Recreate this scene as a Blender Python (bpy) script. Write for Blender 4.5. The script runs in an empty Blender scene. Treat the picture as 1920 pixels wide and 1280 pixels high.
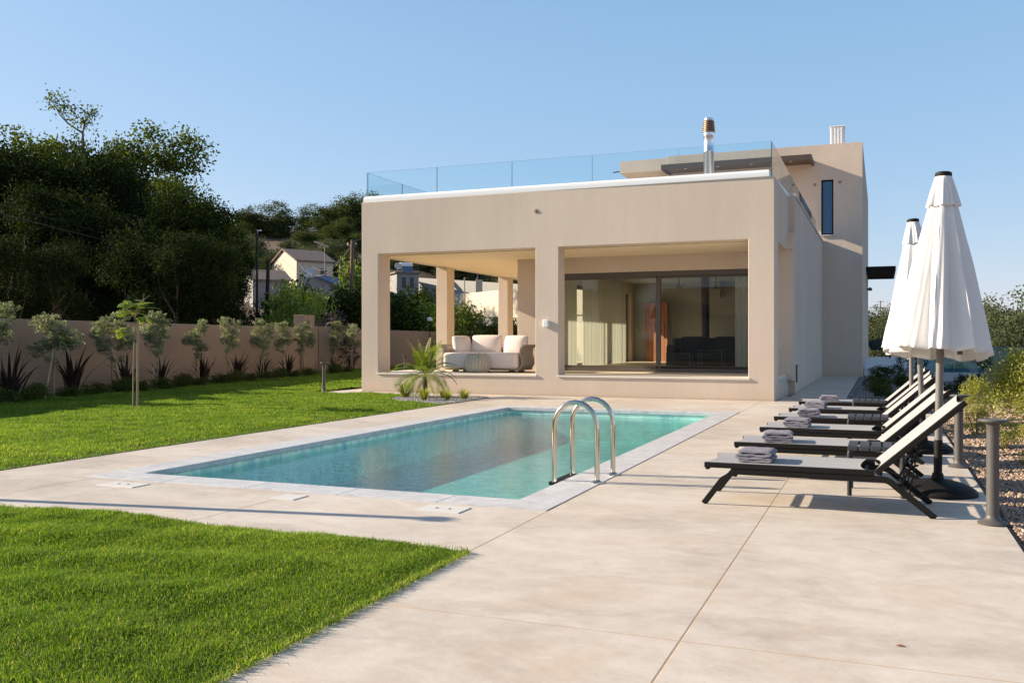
import bpy, bmesh, math, random
import numpy as np
from mathutils import Vector, Matrix
R = math.radians
PI = math.pi
SC = bpy.context.scene
COL = SC.collection
rng = np.random.default_rng(7)
random.seed(7)

# ------------------------------------------------------------------ camera
F_PX, HOR, EYE, YAW = 1715.0, 637.0, 1.2, R(22)
cam = bpy.data.cameras.new("camera")
cam.sensor_width = 36
cam.lens = F_PX / 1920 * 36
cam.shift_y = -3 / 1920
cam.clip_end = 6000
co = bpy.data.objects.new("camera", cam)
COL.objects.link(co)
co.location = (0, 0, EYE)
co.rotation_euler = (R(90), 0, YAW)
SC.camera = co
FW = np.array([-math.sin(YAW), math.cos(YAW), 0.0])
RT = np.array([math.cos(YAW), math.sin(YAW), 0.0])


def at(px, py, Z):
    """world point Z metres ahead, in the direction the survey photo shows it"""
    v = np.array([0, 0, EYE]) + Z * (FW + (px - 960) / F_PX * RT + np.array([0, 0, (HOR - py) / F_PX]))
    return Vector(v)


# ------------------------------------------------------------------ light
SUN_EL, SUN_AZ = 23.0, 9.7      # light runs towards +X, turned 9.7 deg to +Y
w = bpy.data.worlds.new("World")
SC.world = w
w.use_nodes = True
nt = w.node_tree
bg = nt.nodes["Background"]
sky = nt.nodes.new("ShaderNodeTexSky")
sky.sky_type = 'NISHITA'
sky.sun_disc = False
sky.sun_elevation = R(SUN_EL)
sky.sun_rotation = R(270 - SUN_AZ)
sky.air_density = 1.0
sky.dust_density = 0.4
sky.ozone_density = 2.0
# low sky recoloured by an added constant, left plain overhead to limit fill
vm = nt.nodes.new("ShaderNodeVectorMath")
vm.operation = 'MULTIPLY_ADD'
nt.links.new(sky.outputs[0], vm.inputs[0])
vm.inputs[1].default_value = (.62, .42, .32)
vm.inputs[2].default_value = (.80, 1.86, 3.15)
tcw = nt.nodes.new("ShaderNodeTexCoord")
sx_ = nt.nodes.new("ShaderNodeSeparateXYZ")
nt.links.new(tcw.outputs["Generated"], sx_.inputs[0])
mr = nt.nodes.new("ShaderNodeMapRange")
mr.inputs["From Min"].default_value = .30
mr.inputs["From Max"].default_value = .62
mr.inputs["To Min"].default_value = 1
mr.inputs["To Max"].default_value = 0
nt.links.new(sx_.outputs["Z"], mr.inputs["Value"])
mw = nt.nodes.new("ShaderNodeMix")
mw.data_type = 'RGBA'
nt.links.new(mr.outputs["Result"], mw.inputs[0])
nt.links.new(sky.outputs[0], mw.inputs[6])
nt.links.new(vm.outputs[0], mw.inputs[7])
nt.links.new(mw.outputs[2], bg.inputs[0])
bg.inputs[1].default_value = 0.08
sl = bpy.data.lights.new("sun", 'SUN')
sl.energy = 4.4
sl.angle = R(0.5)
sl.color = (1.0, 0.86, 0.67)
so = bpy.data.objects.new("sun", sl)
COL.objects.link(so)
d = Vector((math.cos(R(SUN_EL)) * math.cos(R(SUN_AZ)), math.cos(R(SUN_EL)) * math.sin(R(SUN_AZ)), -math.sin(R(SUN_EL))))
so.rotation_euler = d.to_track_quat('-Z', 'Y').to_euler()
so.location = (-40, -10, 30)
SC.view_settings.view_transform = 'Standard'
SC.view_settings.look = 'None'
SC.view_settings.exposure = 1.2
SC.view_settings.gamma = 1.0
SC.cycles.use_denoising = True


# ------------------------------------------------------------------ materials
def lin(r, g, b):
    f = lambda c: (c / 255 / 12.92) if c / 255 <= 0.04045 else ((c / 255 + 0.055) / 1.055) ** 2.4
    return (f(r), f(g), f(b), 1)


class NT:
    def __init__(s, name):
        s.m = bpy.data.materials.new(name)
        s.m.use_nodes = True
        s.t = s.m.node_tree
        s.t.nodes.clear()
        s.out = s.n("ShaderNodeOutputMaterial")

    def n(s, typ, **kw):
        nd = s.t.nodes.new(typ)
        for k, v in kw.items():
            setattr(nd, k, v)
        return nd

    def l(s, a, b):
        s.t.links.new(a, b)

    def set(s, sock, v):
        if hasattr(v, "is_output"):
            s.l(v, sock)
        else:
            sock.default_value = v

    def coord(s, scale=(1, 1, 1), obj=True):
        tc = s.n("ShaderNodeTexCoord")
        mp = s.n("ShaderNodeMapping")
        mp.inputs["Scale"].default_value = scale
        s.l(tc.outputs["Object"], mp.inputs[0])
        return mp.outputs[0]

    def wpos(s, scale=(1, 1, 1)):
        g = s.n("ShaderNodeNewGeometry")
        mp = s.n("ShaderNodeMapping")
        mp.inputs["Scale"].default_value = scale
        s.l(g.outputs["Position"], mp.inputs[0])
        return mp.outputs[0]

    def noise(s, vec, scale, detail=4, rough=.55, dist=0):
        nd = s.n("ShaderNodeTexNoise")
        nd.inputs["Scale"].default_value = scale
        nd.inputs["Detail"].default_value = detail
        nd.inputs["Roughness"].default_value = rough
        nd.inputs["Distortion"].default_value = dist
        s.l(vec, nd.inputs["Vector"])
        return nd.outputs["Fac"]

    def ramp(s, fac, stops):
        r = s.n("ShaderNodeValToRGB")
        e = r.color_ramp.elements
        while len(e) < len(stops):
            e.new(.5)
        for i, (p, c) in enumerate(stops):
            e[i].position = p
            e[i].color = c if len(c) == 4 else (*c, 1)
        s.l(fac, r.inputs[0])
        return r.outputs[0]

    def mix(s, fac, a, b, mode='MIX'):
        m = s.n("ShaderNodeMix")
        m.data_type = 'RGBA'
        m.blend_type = mode
        s.set(m.inputs[0], fac)
        s.set(m.inputs[6], a)
        s.set(m.inputs[7], b)
        return m.outputs[2]

    def math(s, op, a, b=0.0):
        m = s.n("ShaderNodeMath", operation=op)
        s.set(m.inputs[0], a)
        s.set(m.inputs[1], b)
        return m.outputs[0]

    def bump(s, h, strength, dist=.01, normal=None):
        b = s.n("ShaderNodeBump")
        b.inputs["Strength"].default_value = strength
        b.inputs["Distance"].default_value = dist
        s.l(h, b.inputs["Height"])
        if normal is not None:
            s.l(normal, b.inputs["Normal"])
        return b.outputs[0]

    def bsdf(s, color, rough=.6, metal=0, normal=None, spec=.5):
        p = s.n("ShaderNodeBsdfPrincipled")
        s.set(p.inputs["Base Color"], color)
        s.set(p.inputs["Roughness"], rough)
        p.inputs["Metallic"].default_value = metal
        p.inputs["Specular IOR Level"].default_value = spec
        if normal is not None:
            s.l(normal, p.inputs["Normal"])
        return p.outputs[0]

    def done(s, sh):
        s.l(sh, s.out.inputs[0])
        return s.m


def plain(name, col, rough=.6, metal=0, spec=.5, var=.12, scale=6, bump=0, bscale=80):
    t = NT(name)
    v = t.coord()
    f = t.noise(v, scale, 5)
    c = t.mix(f, tuple(x * (1 - var) for x in col[:3]) + (1,), tuple(min(1, x * (1 + var)) for x in col[:3]) + (1,))
    nrm = t.bump(t.noise(v, bscale, 3), bump, .005) if bump else None
    return t.done(t.bsdf(c, rough, metal, nrm, spec))


def stucco(name, col, dirt=.10):
    t = NT(name)
    p = t.wpos()
    big = t.noise(t.wpos((1, 1, .35)), .9, 6, .6)
    streak = t.noise(t.wpos((3.2, 3.2, .22)), 2.2, 5, .65)
    f = t.math('ADD', t.math('MULTIPLY', big, .76), t.math('MULTIPLY', streak, .24))
    a = tuple(x * (1 - dirt) for x in col[:3]) + (1,)
    b = tuple(min(1, x * (1 + dirt)) for x in col[:3]) + (1,)
    c = t.ramp(f, [(.33, a), (.67, b)])
    gr = t.noise(t.wpos(), 34, 5, .75)
    c = t.mix(t.ramp(gr, [(.38, (1, 1, 1)), (.55, (0, 0, 0))]), c, tuple(x * .90 for x in col[:3]) + (1,))
    # rising damp and splashes near the ground
    sep = t.n("ShaderNodeSeparateXYZ")
    g = t.n("ShaderNodeNewGeometry")
    t.l(g.outputs["Position"], sep.inputs[0])
    low = t.math('SUBTRACT', .32, sep.outputs[2])
    low = t.math('MULTIPLY', low, 2.2)
    low = t.math('MULTIPLY', low, t.noise(t.wpos((1, 1, 1)), 2.5, 5, .7))
    cl = t.n("ShaderNodeClamp")
    t.l(low, cl.inputs[0])
    c = t.mix(cl.outputs[0], c, tuple(x * y for x, y in zip(col[:3], (.93, .82, .66))) + (1,))
    h1 = t.noise(p, 55, 4, .6)
    h2 = t.noise(t.wpos((1, 1, .8)), 16, 4, .6)
    n1 = t.bump(h1, .5, .005)
    n2 = t.bump(h2, .22, .008, n1)
    return t.done(t.bsdf(c, .9, 0, n2, .25))


M = {}
M['stucco'] = stucco("cream_stucco", (.66, .545, .445, 1))
M['stucco_tan'] = stucco("garden_wall_render", (.34, .247, .184, 1), .07)
M['stucco_bright'] = stucco("pale_retaining_render", (.66, .57, .45, 1), .05)
M['stucco_white'] = plain("white_render", (.72, .74, .76, 1), .8, var=.04)
M['cap'] = plain("white_coping_paint", (.80, .81, .82, 1), .45, var=.04, scale=2)
M['white_metal'] = plain("white_painted_metal", (.80, .80, .80, 1), .45, var=.03)
M['bronze'] = plain("bronze_aluminium", (.10, .082, .066, 1), .4, .0, var=.1, scale=3)
M['bronze_canopy'] = plain("brown_canopy_cladding", (.075, .052, .040, 1), .5, var=.1, scale=2)
M['charcoal'] = plain("charcoal_powder_coat", (.012, .0105, .0095, 1), .62, 0, .18, var=.15, scale=8)
M['table_grey'] = plain("table_grey_plastic", (.036, .038, .043, 1), .5, 0, .3, var=.1)
M['bollard'] = plain("bollard_grey_paint", (.085, .078, .073, 1), .5, var=.1)
M['pole'] = plain("umbrella_pole_grey", (.17, .16, .15, 1), .4, var=.1)
M['black'] = plain("black_plastic", (.012, .011, .010, 1), .6, 0, .2, var=.2, bump=.2)
M['black_gloss'] = plain("black_stove_steel", (.012, .012, .013, 1), .35)
M['steel'] = plain("polished_steel", (.66, .60, .52, 1), .16, 1, var=.05, scale=2)
M['flue'] = plain("galvanised_flue", (.75, .76, .78, 1), .28, 1, var=.06, scale=3)
M['copper'] = plain("copper_cowl", (.30, .22, .165, 1), .5, 1, var=.12)
M['rattan'] = None
M['cushion'] = plain("pale_pink_cushion_fabric", (.74, .64, .58, 1), .95, var=.05, bump=.25, bscale=260)
M['lid'] = plain("white_skimmer_plastic", (.64, .61, .56, 1), .45, var=.05)
M['bark'] = plain("bark", (.16, .115, .08, 1), .9, var=.35, scale=14, bump=.6, bscale=40)
M['bark_light'] = plain("sapling_bark", (.30, .22, .14, 1), .85, var=.25, scale=20)
M['stake'] = plain("pine_stake", (.46, .33, .19, 1), .8, var=.2, scale=15)
M['stake_grey'] = plain("weathered_grey_stake", (.30, .28, .26, 1), .85, var=.2, scale=15)
M['wood_pole'] = plain("weathered_pole_wood", (.17, .11, .075, 1), .9, var=.25, scale=9)
M['dark_pole'] = plain("creosoted_pole", (.03, .026, .024, 1), .9, var=.25, scale=9)
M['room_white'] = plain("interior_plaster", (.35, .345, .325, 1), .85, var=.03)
M['room_floor'] = plain("interior_floor_tile", (.42, .40, .36, 1), .35, var=.06)
M['dark_fabric'] = plain("dark_sofa_fabric", (.03, .03, .032, 1), .95, var=.2)
M['cable'] = plain("cable", (.10, .095, .09, 1), .7)
M['roof_tile'] = plain("weathered_roof", (.21, .16, .13, 1), .9, var=.25, scale=2, bump=.4, bscale=9)
M['roof_blue'] = plain("blue_sheet_roof", (.085, .115, .19, 1), .55, var=.3, scale=.6)
M['house_cream'] = plain("old_cream_render", (.60, .49, .38, 1), .9, var=.08, scale=1.2)
M['house_grey'] = plain("grey_render", (.34, .33, .30, 1), .9, var=.1, scale=.8)
M['shutter_pale'] = plain("pale_blue_shutter", (.50, .56, .62, 1), .6)
M['shutter_dark'] = plain("dark_shutter", (.07, .06, .07, 1), .6)


def mk_rattan():
    t = NT("taupe_weave")
    v = t.coord()
    wv = t.n("ShaderNodeTexWave")
    wv.inputs["Scale"].default_value = 40
    wv.inputs["Distortion"].default_value = .6
    t.l(v, wv.inputs[0])
    c = t.mix(t.noise(v, 12, 4), (.26, .215, .165, 1), (.40, .34, .27, 1))
    return t.done(t.bsdf(c, .8, 0, t.bump(wv.outputs["Fac"], .6, .004)))


M['rattan'] = mk_rattan()


def mk_barrel():
    t = NT("grey_beige_barrel")
    v = t.coord()
    c = t.mix(t.noise(v, 9, 5), (.36, .32, .26, 1), (.50, .45, .37, 1))
    return t.done(t.bsdf(c, .75))


M['barrel'] = mk_barrel()


def mk_concrete():
    t = NT("beige_power_floated_concrete")
    a = t.noise(t.wpos((.8, 1.0, 1)), .6, 8, .66, .5)
    b = t.noise(t.wpos((.7, 1.2, 1)), 1.9, 8, .70, 1.1)
    c = t.noise(t.wpos((1, 1, 1)), 7, 9, .76, .4)
    f = t.math('ADD', t.math('MULTIPLY', a, .36), t.math('ADD', t.math('MULTIPLY', b, .38), t.math('MULTIPLY', c, .26)))
    col = t.ramp(f, [(.30, (.33, .272, .215)), (.42, (.47, .402, .33)), (.52, (.575, .505, .427)), (.64, (.67, .605, .53))])
    # warm stains
    st = t.noise(t.wpos((.8, 1.2, 1)), .8, 6, .7, .7)
    sf = t.ramp(st, [(.52, (0, 0, 0)), (.74, (1, 1, 1))])
    col = t.mix(t.math('MULTIPLY', sf, .55), col, (.50, .35, .22, 1))
    # pale trowel marks
    tr = t.noise(t.wpos((.7, 2.2, 1)), 2.6, 8, .75, 1.6)
    tf = t.ramp(tr, [(.60, (0, 0, 0)), (.76, (1, 1, 1))])
    col = t.mix(t.math('MULTIPLY', tf, .45), col, (.72, .66, .59, 1))
    # specks and fine dirt
    sp = t.noise(t.wpos(), 130, 2, .5)
    col = t.mix(t.ramp(sp, [(.70, (0, 0, 0)), (.78, (1, 1, 1))]), col, (.30, .24, .19, 1))
    rr = t.ramp(a, [(.3, (.42, .42, .42)), (.7, (.62, .62, .62))])
    n1 = t.bump(t.noise(t.wpos(), 40, 6, .7), .18, .006)
    return t.done(t.bsdf(col, rr, 0, n1, .35))


M['concrete'] = mk_concrete()
M['joint'] = plain("rusty_joint_sealant", (.40, .25, .14, 1), .8, var=.2)


def mk_coping():
    t = NT("pale_grey_marble")
    a = t.noise(t.wpos(), 3.0, 8, .65, 1.6)
    b = t.noise(t.wpos((1, 1, 1)), 11, 6, .7, .6)
    f = t.math('ADD', t.math('MULTIPLY', a, .6), t.math('MULTIPLY', b, .4))
    col = t.ramp(f, [(.33, (.38, .375, .375)), (.45, (.51, .50, .50)), (.62, (.62, .605, .60))])
    return t.done(t.bsdf(col, .45, 0, t.bump(b, .1, .004)))


M['coping'] = mk_coping()


def mk_pooltile():
    t = NT("turquoise_pool_lining")
    br = t.n("ShaderNodeTexVoronoi")
    br.inputs["Scale"].default_value = 16
    t.l(t.wpos(), br.inputs["Vector"])
    f = t.noise(t.wpos((.6, 1.3, 1)), 5.5, 3, .5, 1.2)
    c = t.mix(t.ramp(f, [(.36, (0, 0, 0)), (.62, (1, 1, 1))]), (.42, .66, .56, 1), (.84, .94, .80, 1))
    c = t.mix(.22, c, br.outputs["Color"], 'SOFT_LIGHT')
    return t.done(t.bsdf(c, .6))


M['pooltile'] = mk_pooltile()


def schlick(t, f0, normal=None, power=5):
    lw = t.n("ShaderNodeLayerWeight")
    lw.inputs["Blend"].default_value = .5
    if normal is not None:
        t.l(normal, lw.inputs["Normal"])
    p = t.math('POWER', lw.outputs["Facing"], power)
    return t.math('ADD', f0, t.math('MULTIPLY', p, 1 - f0))


def mk_water():
    t = NT("pool_water")
    n1 = t.noise(t.wpos((1.2, 1.0, 1)), 2.4, 2, .5, .4)
    n2 = t.noise(t.wpos((1.0, 1.25, 1)), 8.0, 3, .55, .6)
    n3 = t.noise(t.wpos((1.0, 1.4, 1)), 21, 2, .5, .4)
    b = t.bump(n1, 1, .003)
    b = t.bump(n2, 1, .0048, b)
    b = t.bump(n3, 1, .0050, b)
    tr = t.n("ShaderNodeBsdfTransparent")
    tr.inputs[0].default_value = (.26, .70, .75, 1)
    gl = t.n("ShaderNodeBsdfGlossy")
    gl.inputs["Roughness"].default_value = .02
    gl.inputs["Color"].default_value = (1, 1, 1, 1)
    t.l(b, gl.inputs["Normal"])
    m = t.n("ShaderNodeMixShader")
    t.l(schlick(t, .025, b), m.inputs[0])
    t.l(tr.outputs[0], m.inputs[1])
    t.l(gl.outputs[0], m.inputs[2])
    return t.done(m.outputs[0])


M['water'] = mk_water()


def mk_glass(name, tint, f0, rough=0.0):
    t = NT(name)
    tr = t.n("ShaderNodeBsdfTransparent")
    tr.inputs[0].default_value = tint
    gl = t.n("ShaderNodeBsdfGlossy")
    gl.inputs["Roughness"].default_value = rough
    m = t.n("ShaderNodeMixShader")
    t.l(schlick(t, f0), m.inputs[0])
    t.l(tr.outputs[0], m.inputs[1])
    t.l(gl.outputs[0], m.inputs[2])
    return t.done(m.outputs[0])


M['glass'] = mk_glass("window_glass", (.93, .95, .93, 1), .035)
M['rail_glass'] = mk_glass("balustrade_glass", (.92, .975, .985, 1), .03)
M['glass_edge'] = plain("green_glass_edge", (.05, .17, .18, 1), .2)
M['fence_glass'] = mk_glass("pool_fence_glass", (.42, .78, .92, 1), .30)
M['blue_pane'] = plain("blue_tinted_pane", (.018, .085, .19, 1), .08, 0, .6, var=.05)


def mk_sling():
    t = NT("light_grey_sling_mesh")
    v = t.coord()
    ck = t.n("ShaderNodeTexChecker")
    ck.inputs["Scale"].default_value = 420
    t.l(v, ck.inputs[0])
    c = t.mix(ck.outputs["Fac"], (.28, .28, .285, 1), (.335, .335, .34, 1))
    c = t.mix(t.math('MULTIPLY', t.noise(v, 3, 4), .25), c, (.50, .46, .42, 1))
    return t.done(t.bsdf(c, .8))


M['sling'] = mk_sling()


def mk_towel():
    t = NT("grey_terry_towel")
    v = t.coord()
    n = t.noise(v, 160, 3, .7)
    c = t.mix(t.noise(v, 60, 4), (.20, .19, .235, 1), (.37, .355, .41, 1))
    return t.done(t.bsdf(c, .98, 0, t.bump(n, 1, .012), .1))


M['towel'] = mk_towel()


def mk_canvas():
    t = NT("white_parasol_canvas")
    v = t.coord()
    c = t.mix(t.noise(v, 5, 4), (.87, .865, .86, 1), (.92, .915, .91, 1))
    nb = t.bump(t.noise(t.coord((3, 3, .6)), 6, 4), .35, .012)
    df = t.n("ShaderNodeBsdfDiffuse")
    t.l(c, df.inputs[0])
    t.l(nb, df.inputs["Normal"])
    tl = t.n("ShaderNodeBsdfTranslucent")
    tl.inputs[0].default_value = (.80, .76, .69, 1)
    m = t.n("ShaderNodeMixShader")
    m.inputs[0].default_value = .24
    t.l(df.outputs[0], m.inputs[1])
    t.l(tl.outputs[0], m.inputs[2])
    return t.done(m.outputs[0])


M['canvas'] = mk_canvas()


def mk_curtain():
    t = NT("sheer_curtain")
    df = t.n("ShaderNodeBsdfDiffuse")
    df.inputs[0].default_value = (.68, .67, .62, 1)
    tl = t.n("ShaderNodeBsdfTranslucent")
    tl.inputs[0].default_value = (.62, .60, .53, 1)
    m = t.n("ShaderNodeMixShader")
    m.inputs[0].default_value = .45
    t.l(df.outputs[0], m.inputs[1])
    t.l(tl.outputs[0], m.inputs[2])
    return t.done(m.outputs[0])


M['curtain'] = mk_curtain()


def mk_door():
    t = NT("orange_timber_boards")
    v = t.coord((1, 1, .12))
    c = t.mix(t.noise(v, 22, 6, .6, 1), (.26, .075, .016, 1), (.38, .13, .032, 1))
    return t.done(t.bsdf(c, .5))


M['door'] = mk_door()


def foliage(name, dark, light, trans=.3, gloss=.5, tcol=None, rough=.5):
    t = NT(name)
    at_ = t.n("ShaderNodeAttribute")
    at_.attribute_name = "tint"
    oi = t.n("ShaderNodeObjectInfo")
    f = t.math('ADD', t.math('MULTIPLY', at_.outputs["Fac"], .8), t.math('MULTIPLY', oi.outputs["Random"], .2))
    c = t.ramp(f, [(.1, dark), (.9, light)])
    p = t.bsdf(c, rough, 0, None, gloss)
    tl = t.n("ShaderNodeBsdfTranslucent")
    t.l(t.mix(1, c, tcol or (1.5, 1.5, .6, 1), 'MULTIPLY'), tl.inputs[0])
    m = t.n("ShaderNodeMixShader")
    m.inputs[0].default_value = trans
    t.l(p, m.inputs[1])
    t.l(tl.outputs[0], m.inputs[2])
    return t.done(m.outputs[0])


def mk_grass():
    t = NT("grass_blades")
    at_ = t.n("ShaderNodeAttribute")
    at_.attribute_name = "tint"
    c = t.ramp(at_.outputs["Fac"], [(.0, (.050, .092, .012)), (.45, (.118, .200, .022)), (.80, (.250, .330, .045)), (.93, (.46, .44, .12)), (1.0, (.56, .46, .24))])
    p = t.bsdf(c, .6, 0, None, .2)
    tl = t.n("ShaderNodeBsdfTranslucent")
    t.l(t.mix(1, c, (1.35, 1.5, .5, 1), 'MULTIPLY'), tl.inputs[0])
    m = t.n("ShaderNodeMixShader")
    m.inputs[0].default_value = .42
    t.l(p, m.inputs[1])
    t.l(tl.outputs[0], m.inputs[2])
    return t.done(m.outputs[0])


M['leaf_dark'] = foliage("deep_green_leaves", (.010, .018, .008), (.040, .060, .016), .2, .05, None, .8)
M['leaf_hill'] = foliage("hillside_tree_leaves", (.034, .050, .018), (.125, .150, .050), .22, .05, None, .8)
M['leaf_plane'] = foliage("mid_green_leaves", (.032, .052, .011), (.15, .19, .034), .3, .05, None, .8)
M['leaf_olive'] = foliage("silver_olive_leaves", (.12, .145, .07), (.40, .42, .24), .35, .3, (1.1, 1.1, .8, 1))
M['leaf_olive_far'] = foliage("hill_olive_leaves", (.055, .07, .035), (.15, .165, .09), .15, .05, None, .8)
M['leaf_lime'] = foliage("lime_green_leaves", (.085, .13, .018), (.26, .34, .045), .4)
M['leaf_yellow'] = foliage("yellow_green_leaves", (.13, .145, .022), (.42, .42, .085), .4)
M['leaf_flax'] = foliage("bronze_flax_leaves", (.020, .012, .011), (.055, .032, .026), .1, .3)
M['leaf_purple'] = foliage("purple_leaves", (.030, .018, .022), (.075, .045, .055), .15)
M['leaf_palm'] = foliage("palm_fronds", (.085, .13, .018), (.29, .35, .06), .35)
M['leaf_hedge'] = foliage("clipped_hedge_leaves", (.025, .038, .009), (.10, .125, .022), .25, .15)
M['grass'] = mk_grass()
M['gravel'] = foliage("gravel_stones", (.20, .135, .09), (.56, .42, .31), 0.0, .3)
M['pebble'] = foliage("grey_pebbles", (.16, .15, .14), (.42, .40, .38), 0.0, .3)
M['dry_leaf'] = plain("dry_leaf", (.20, .09, .05, 1), .8)
M['stone'] = None


def mk_soil(name, a, b, sc=3):
    t = NT(name)
    c = t.mix(t.noise(t.wpos(), sc, 8, .7), a, b)
    return t.done(t.bsdf(c, .95, 0, t.bump(t.noise(t.wpos(), 25, 5, .7), .5, .02)))


M['soil'] = mk_soil("lawn_thatch", (.035, .060, .010, 1), (.085, .115, .022, 1), 9)
M['gravel_base'] = mk_soil("gravel_bed", (.20, .14, .095, 1), (.36, .26, .18, 1), 20)
M['pebble_base'] = mk_soil("pebble_bed", (.15, .14, .13, 1), (.27, .25, .23, 1), 30)
M['hill'] = mk_soil("hillside_earth", (.06, .036, .022, 1), (.125, .08, .05, 1), .25)
M['bank'] = mk_soil("red_brown_bank", (.10, .05, .035, 1), (.18, .095, .06, 1), .5)


def mk_stone():
    t = NT("old_rubble_stone")
    v = t.n("ShaderNodeTexVoronoi")
    v.inputs["Scale"].default_value = 2.6
    t.l(t.coord(), v.inputs["Vector"])
    c = t.mix(.5, v.outputs["Color"], (.22, .20, .17, 1))
    hsv = t.n("ShaderNodeHueSaturation")
    hsv.inputs["Saturation"].default_value = .12
    hsv.inputs["Value"].default_value = .55
    t.l(c, hsv.inputs["Color"])
    c = t.mix(t.noise(t.coord(), 3, 6, .7), hsv.outputs[0], (.30, .27, .24, 1))
    return t.done(t.bsdf(c, .95, 0, t.bump(v.outputs["Distance"], .6, .05)))


M['stone'] = mk_stone()


# ------------------------------------------------------------------ geometry helpers
def put(name, me, mat=None, parent=None, **props):
    if mat is not None:
        for m_ in (mat if isinstance(mat, (list, tuple)) else [mat]):
            me.materials.append(M[m_] if isinstance(m_, str) else m_)
    o = bpy.data.objects.new(name, me)
    COL.objects.link(o)
    if parent is not None:
        o.parent = parent
    for k, v in props.items():
        o[k] = v
    return o


def empty(name, loc, label, category, group=None, rz=0):
    o = bpy.data.objects.new(name, None)
    o.empty_display_size = .1
    COL.objects.link(o)
    o.location = loc
    o.rotation_euler = (0, 0, rz)
    o['label'] = label
    o['category'] = category
    if group:
        o['group'] = group
    return o


def tag(o, label, category, group=None, kind=None):
    o['label'] = label
    o['category'] = category
    if group:
        o['group'] = group
    if kind:
        o['kind'] = kind
    return o


def structure(o):
    o['kind'] = 'structure'
    return o


def copy_tree(o, parent=None):
    c = o.copy()
    COL.objects.link(c)
    if parent is not None:
        c.parent = parent
    for ch in list(o.children):
        copy_tree(ch, c)
    return c


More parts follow.
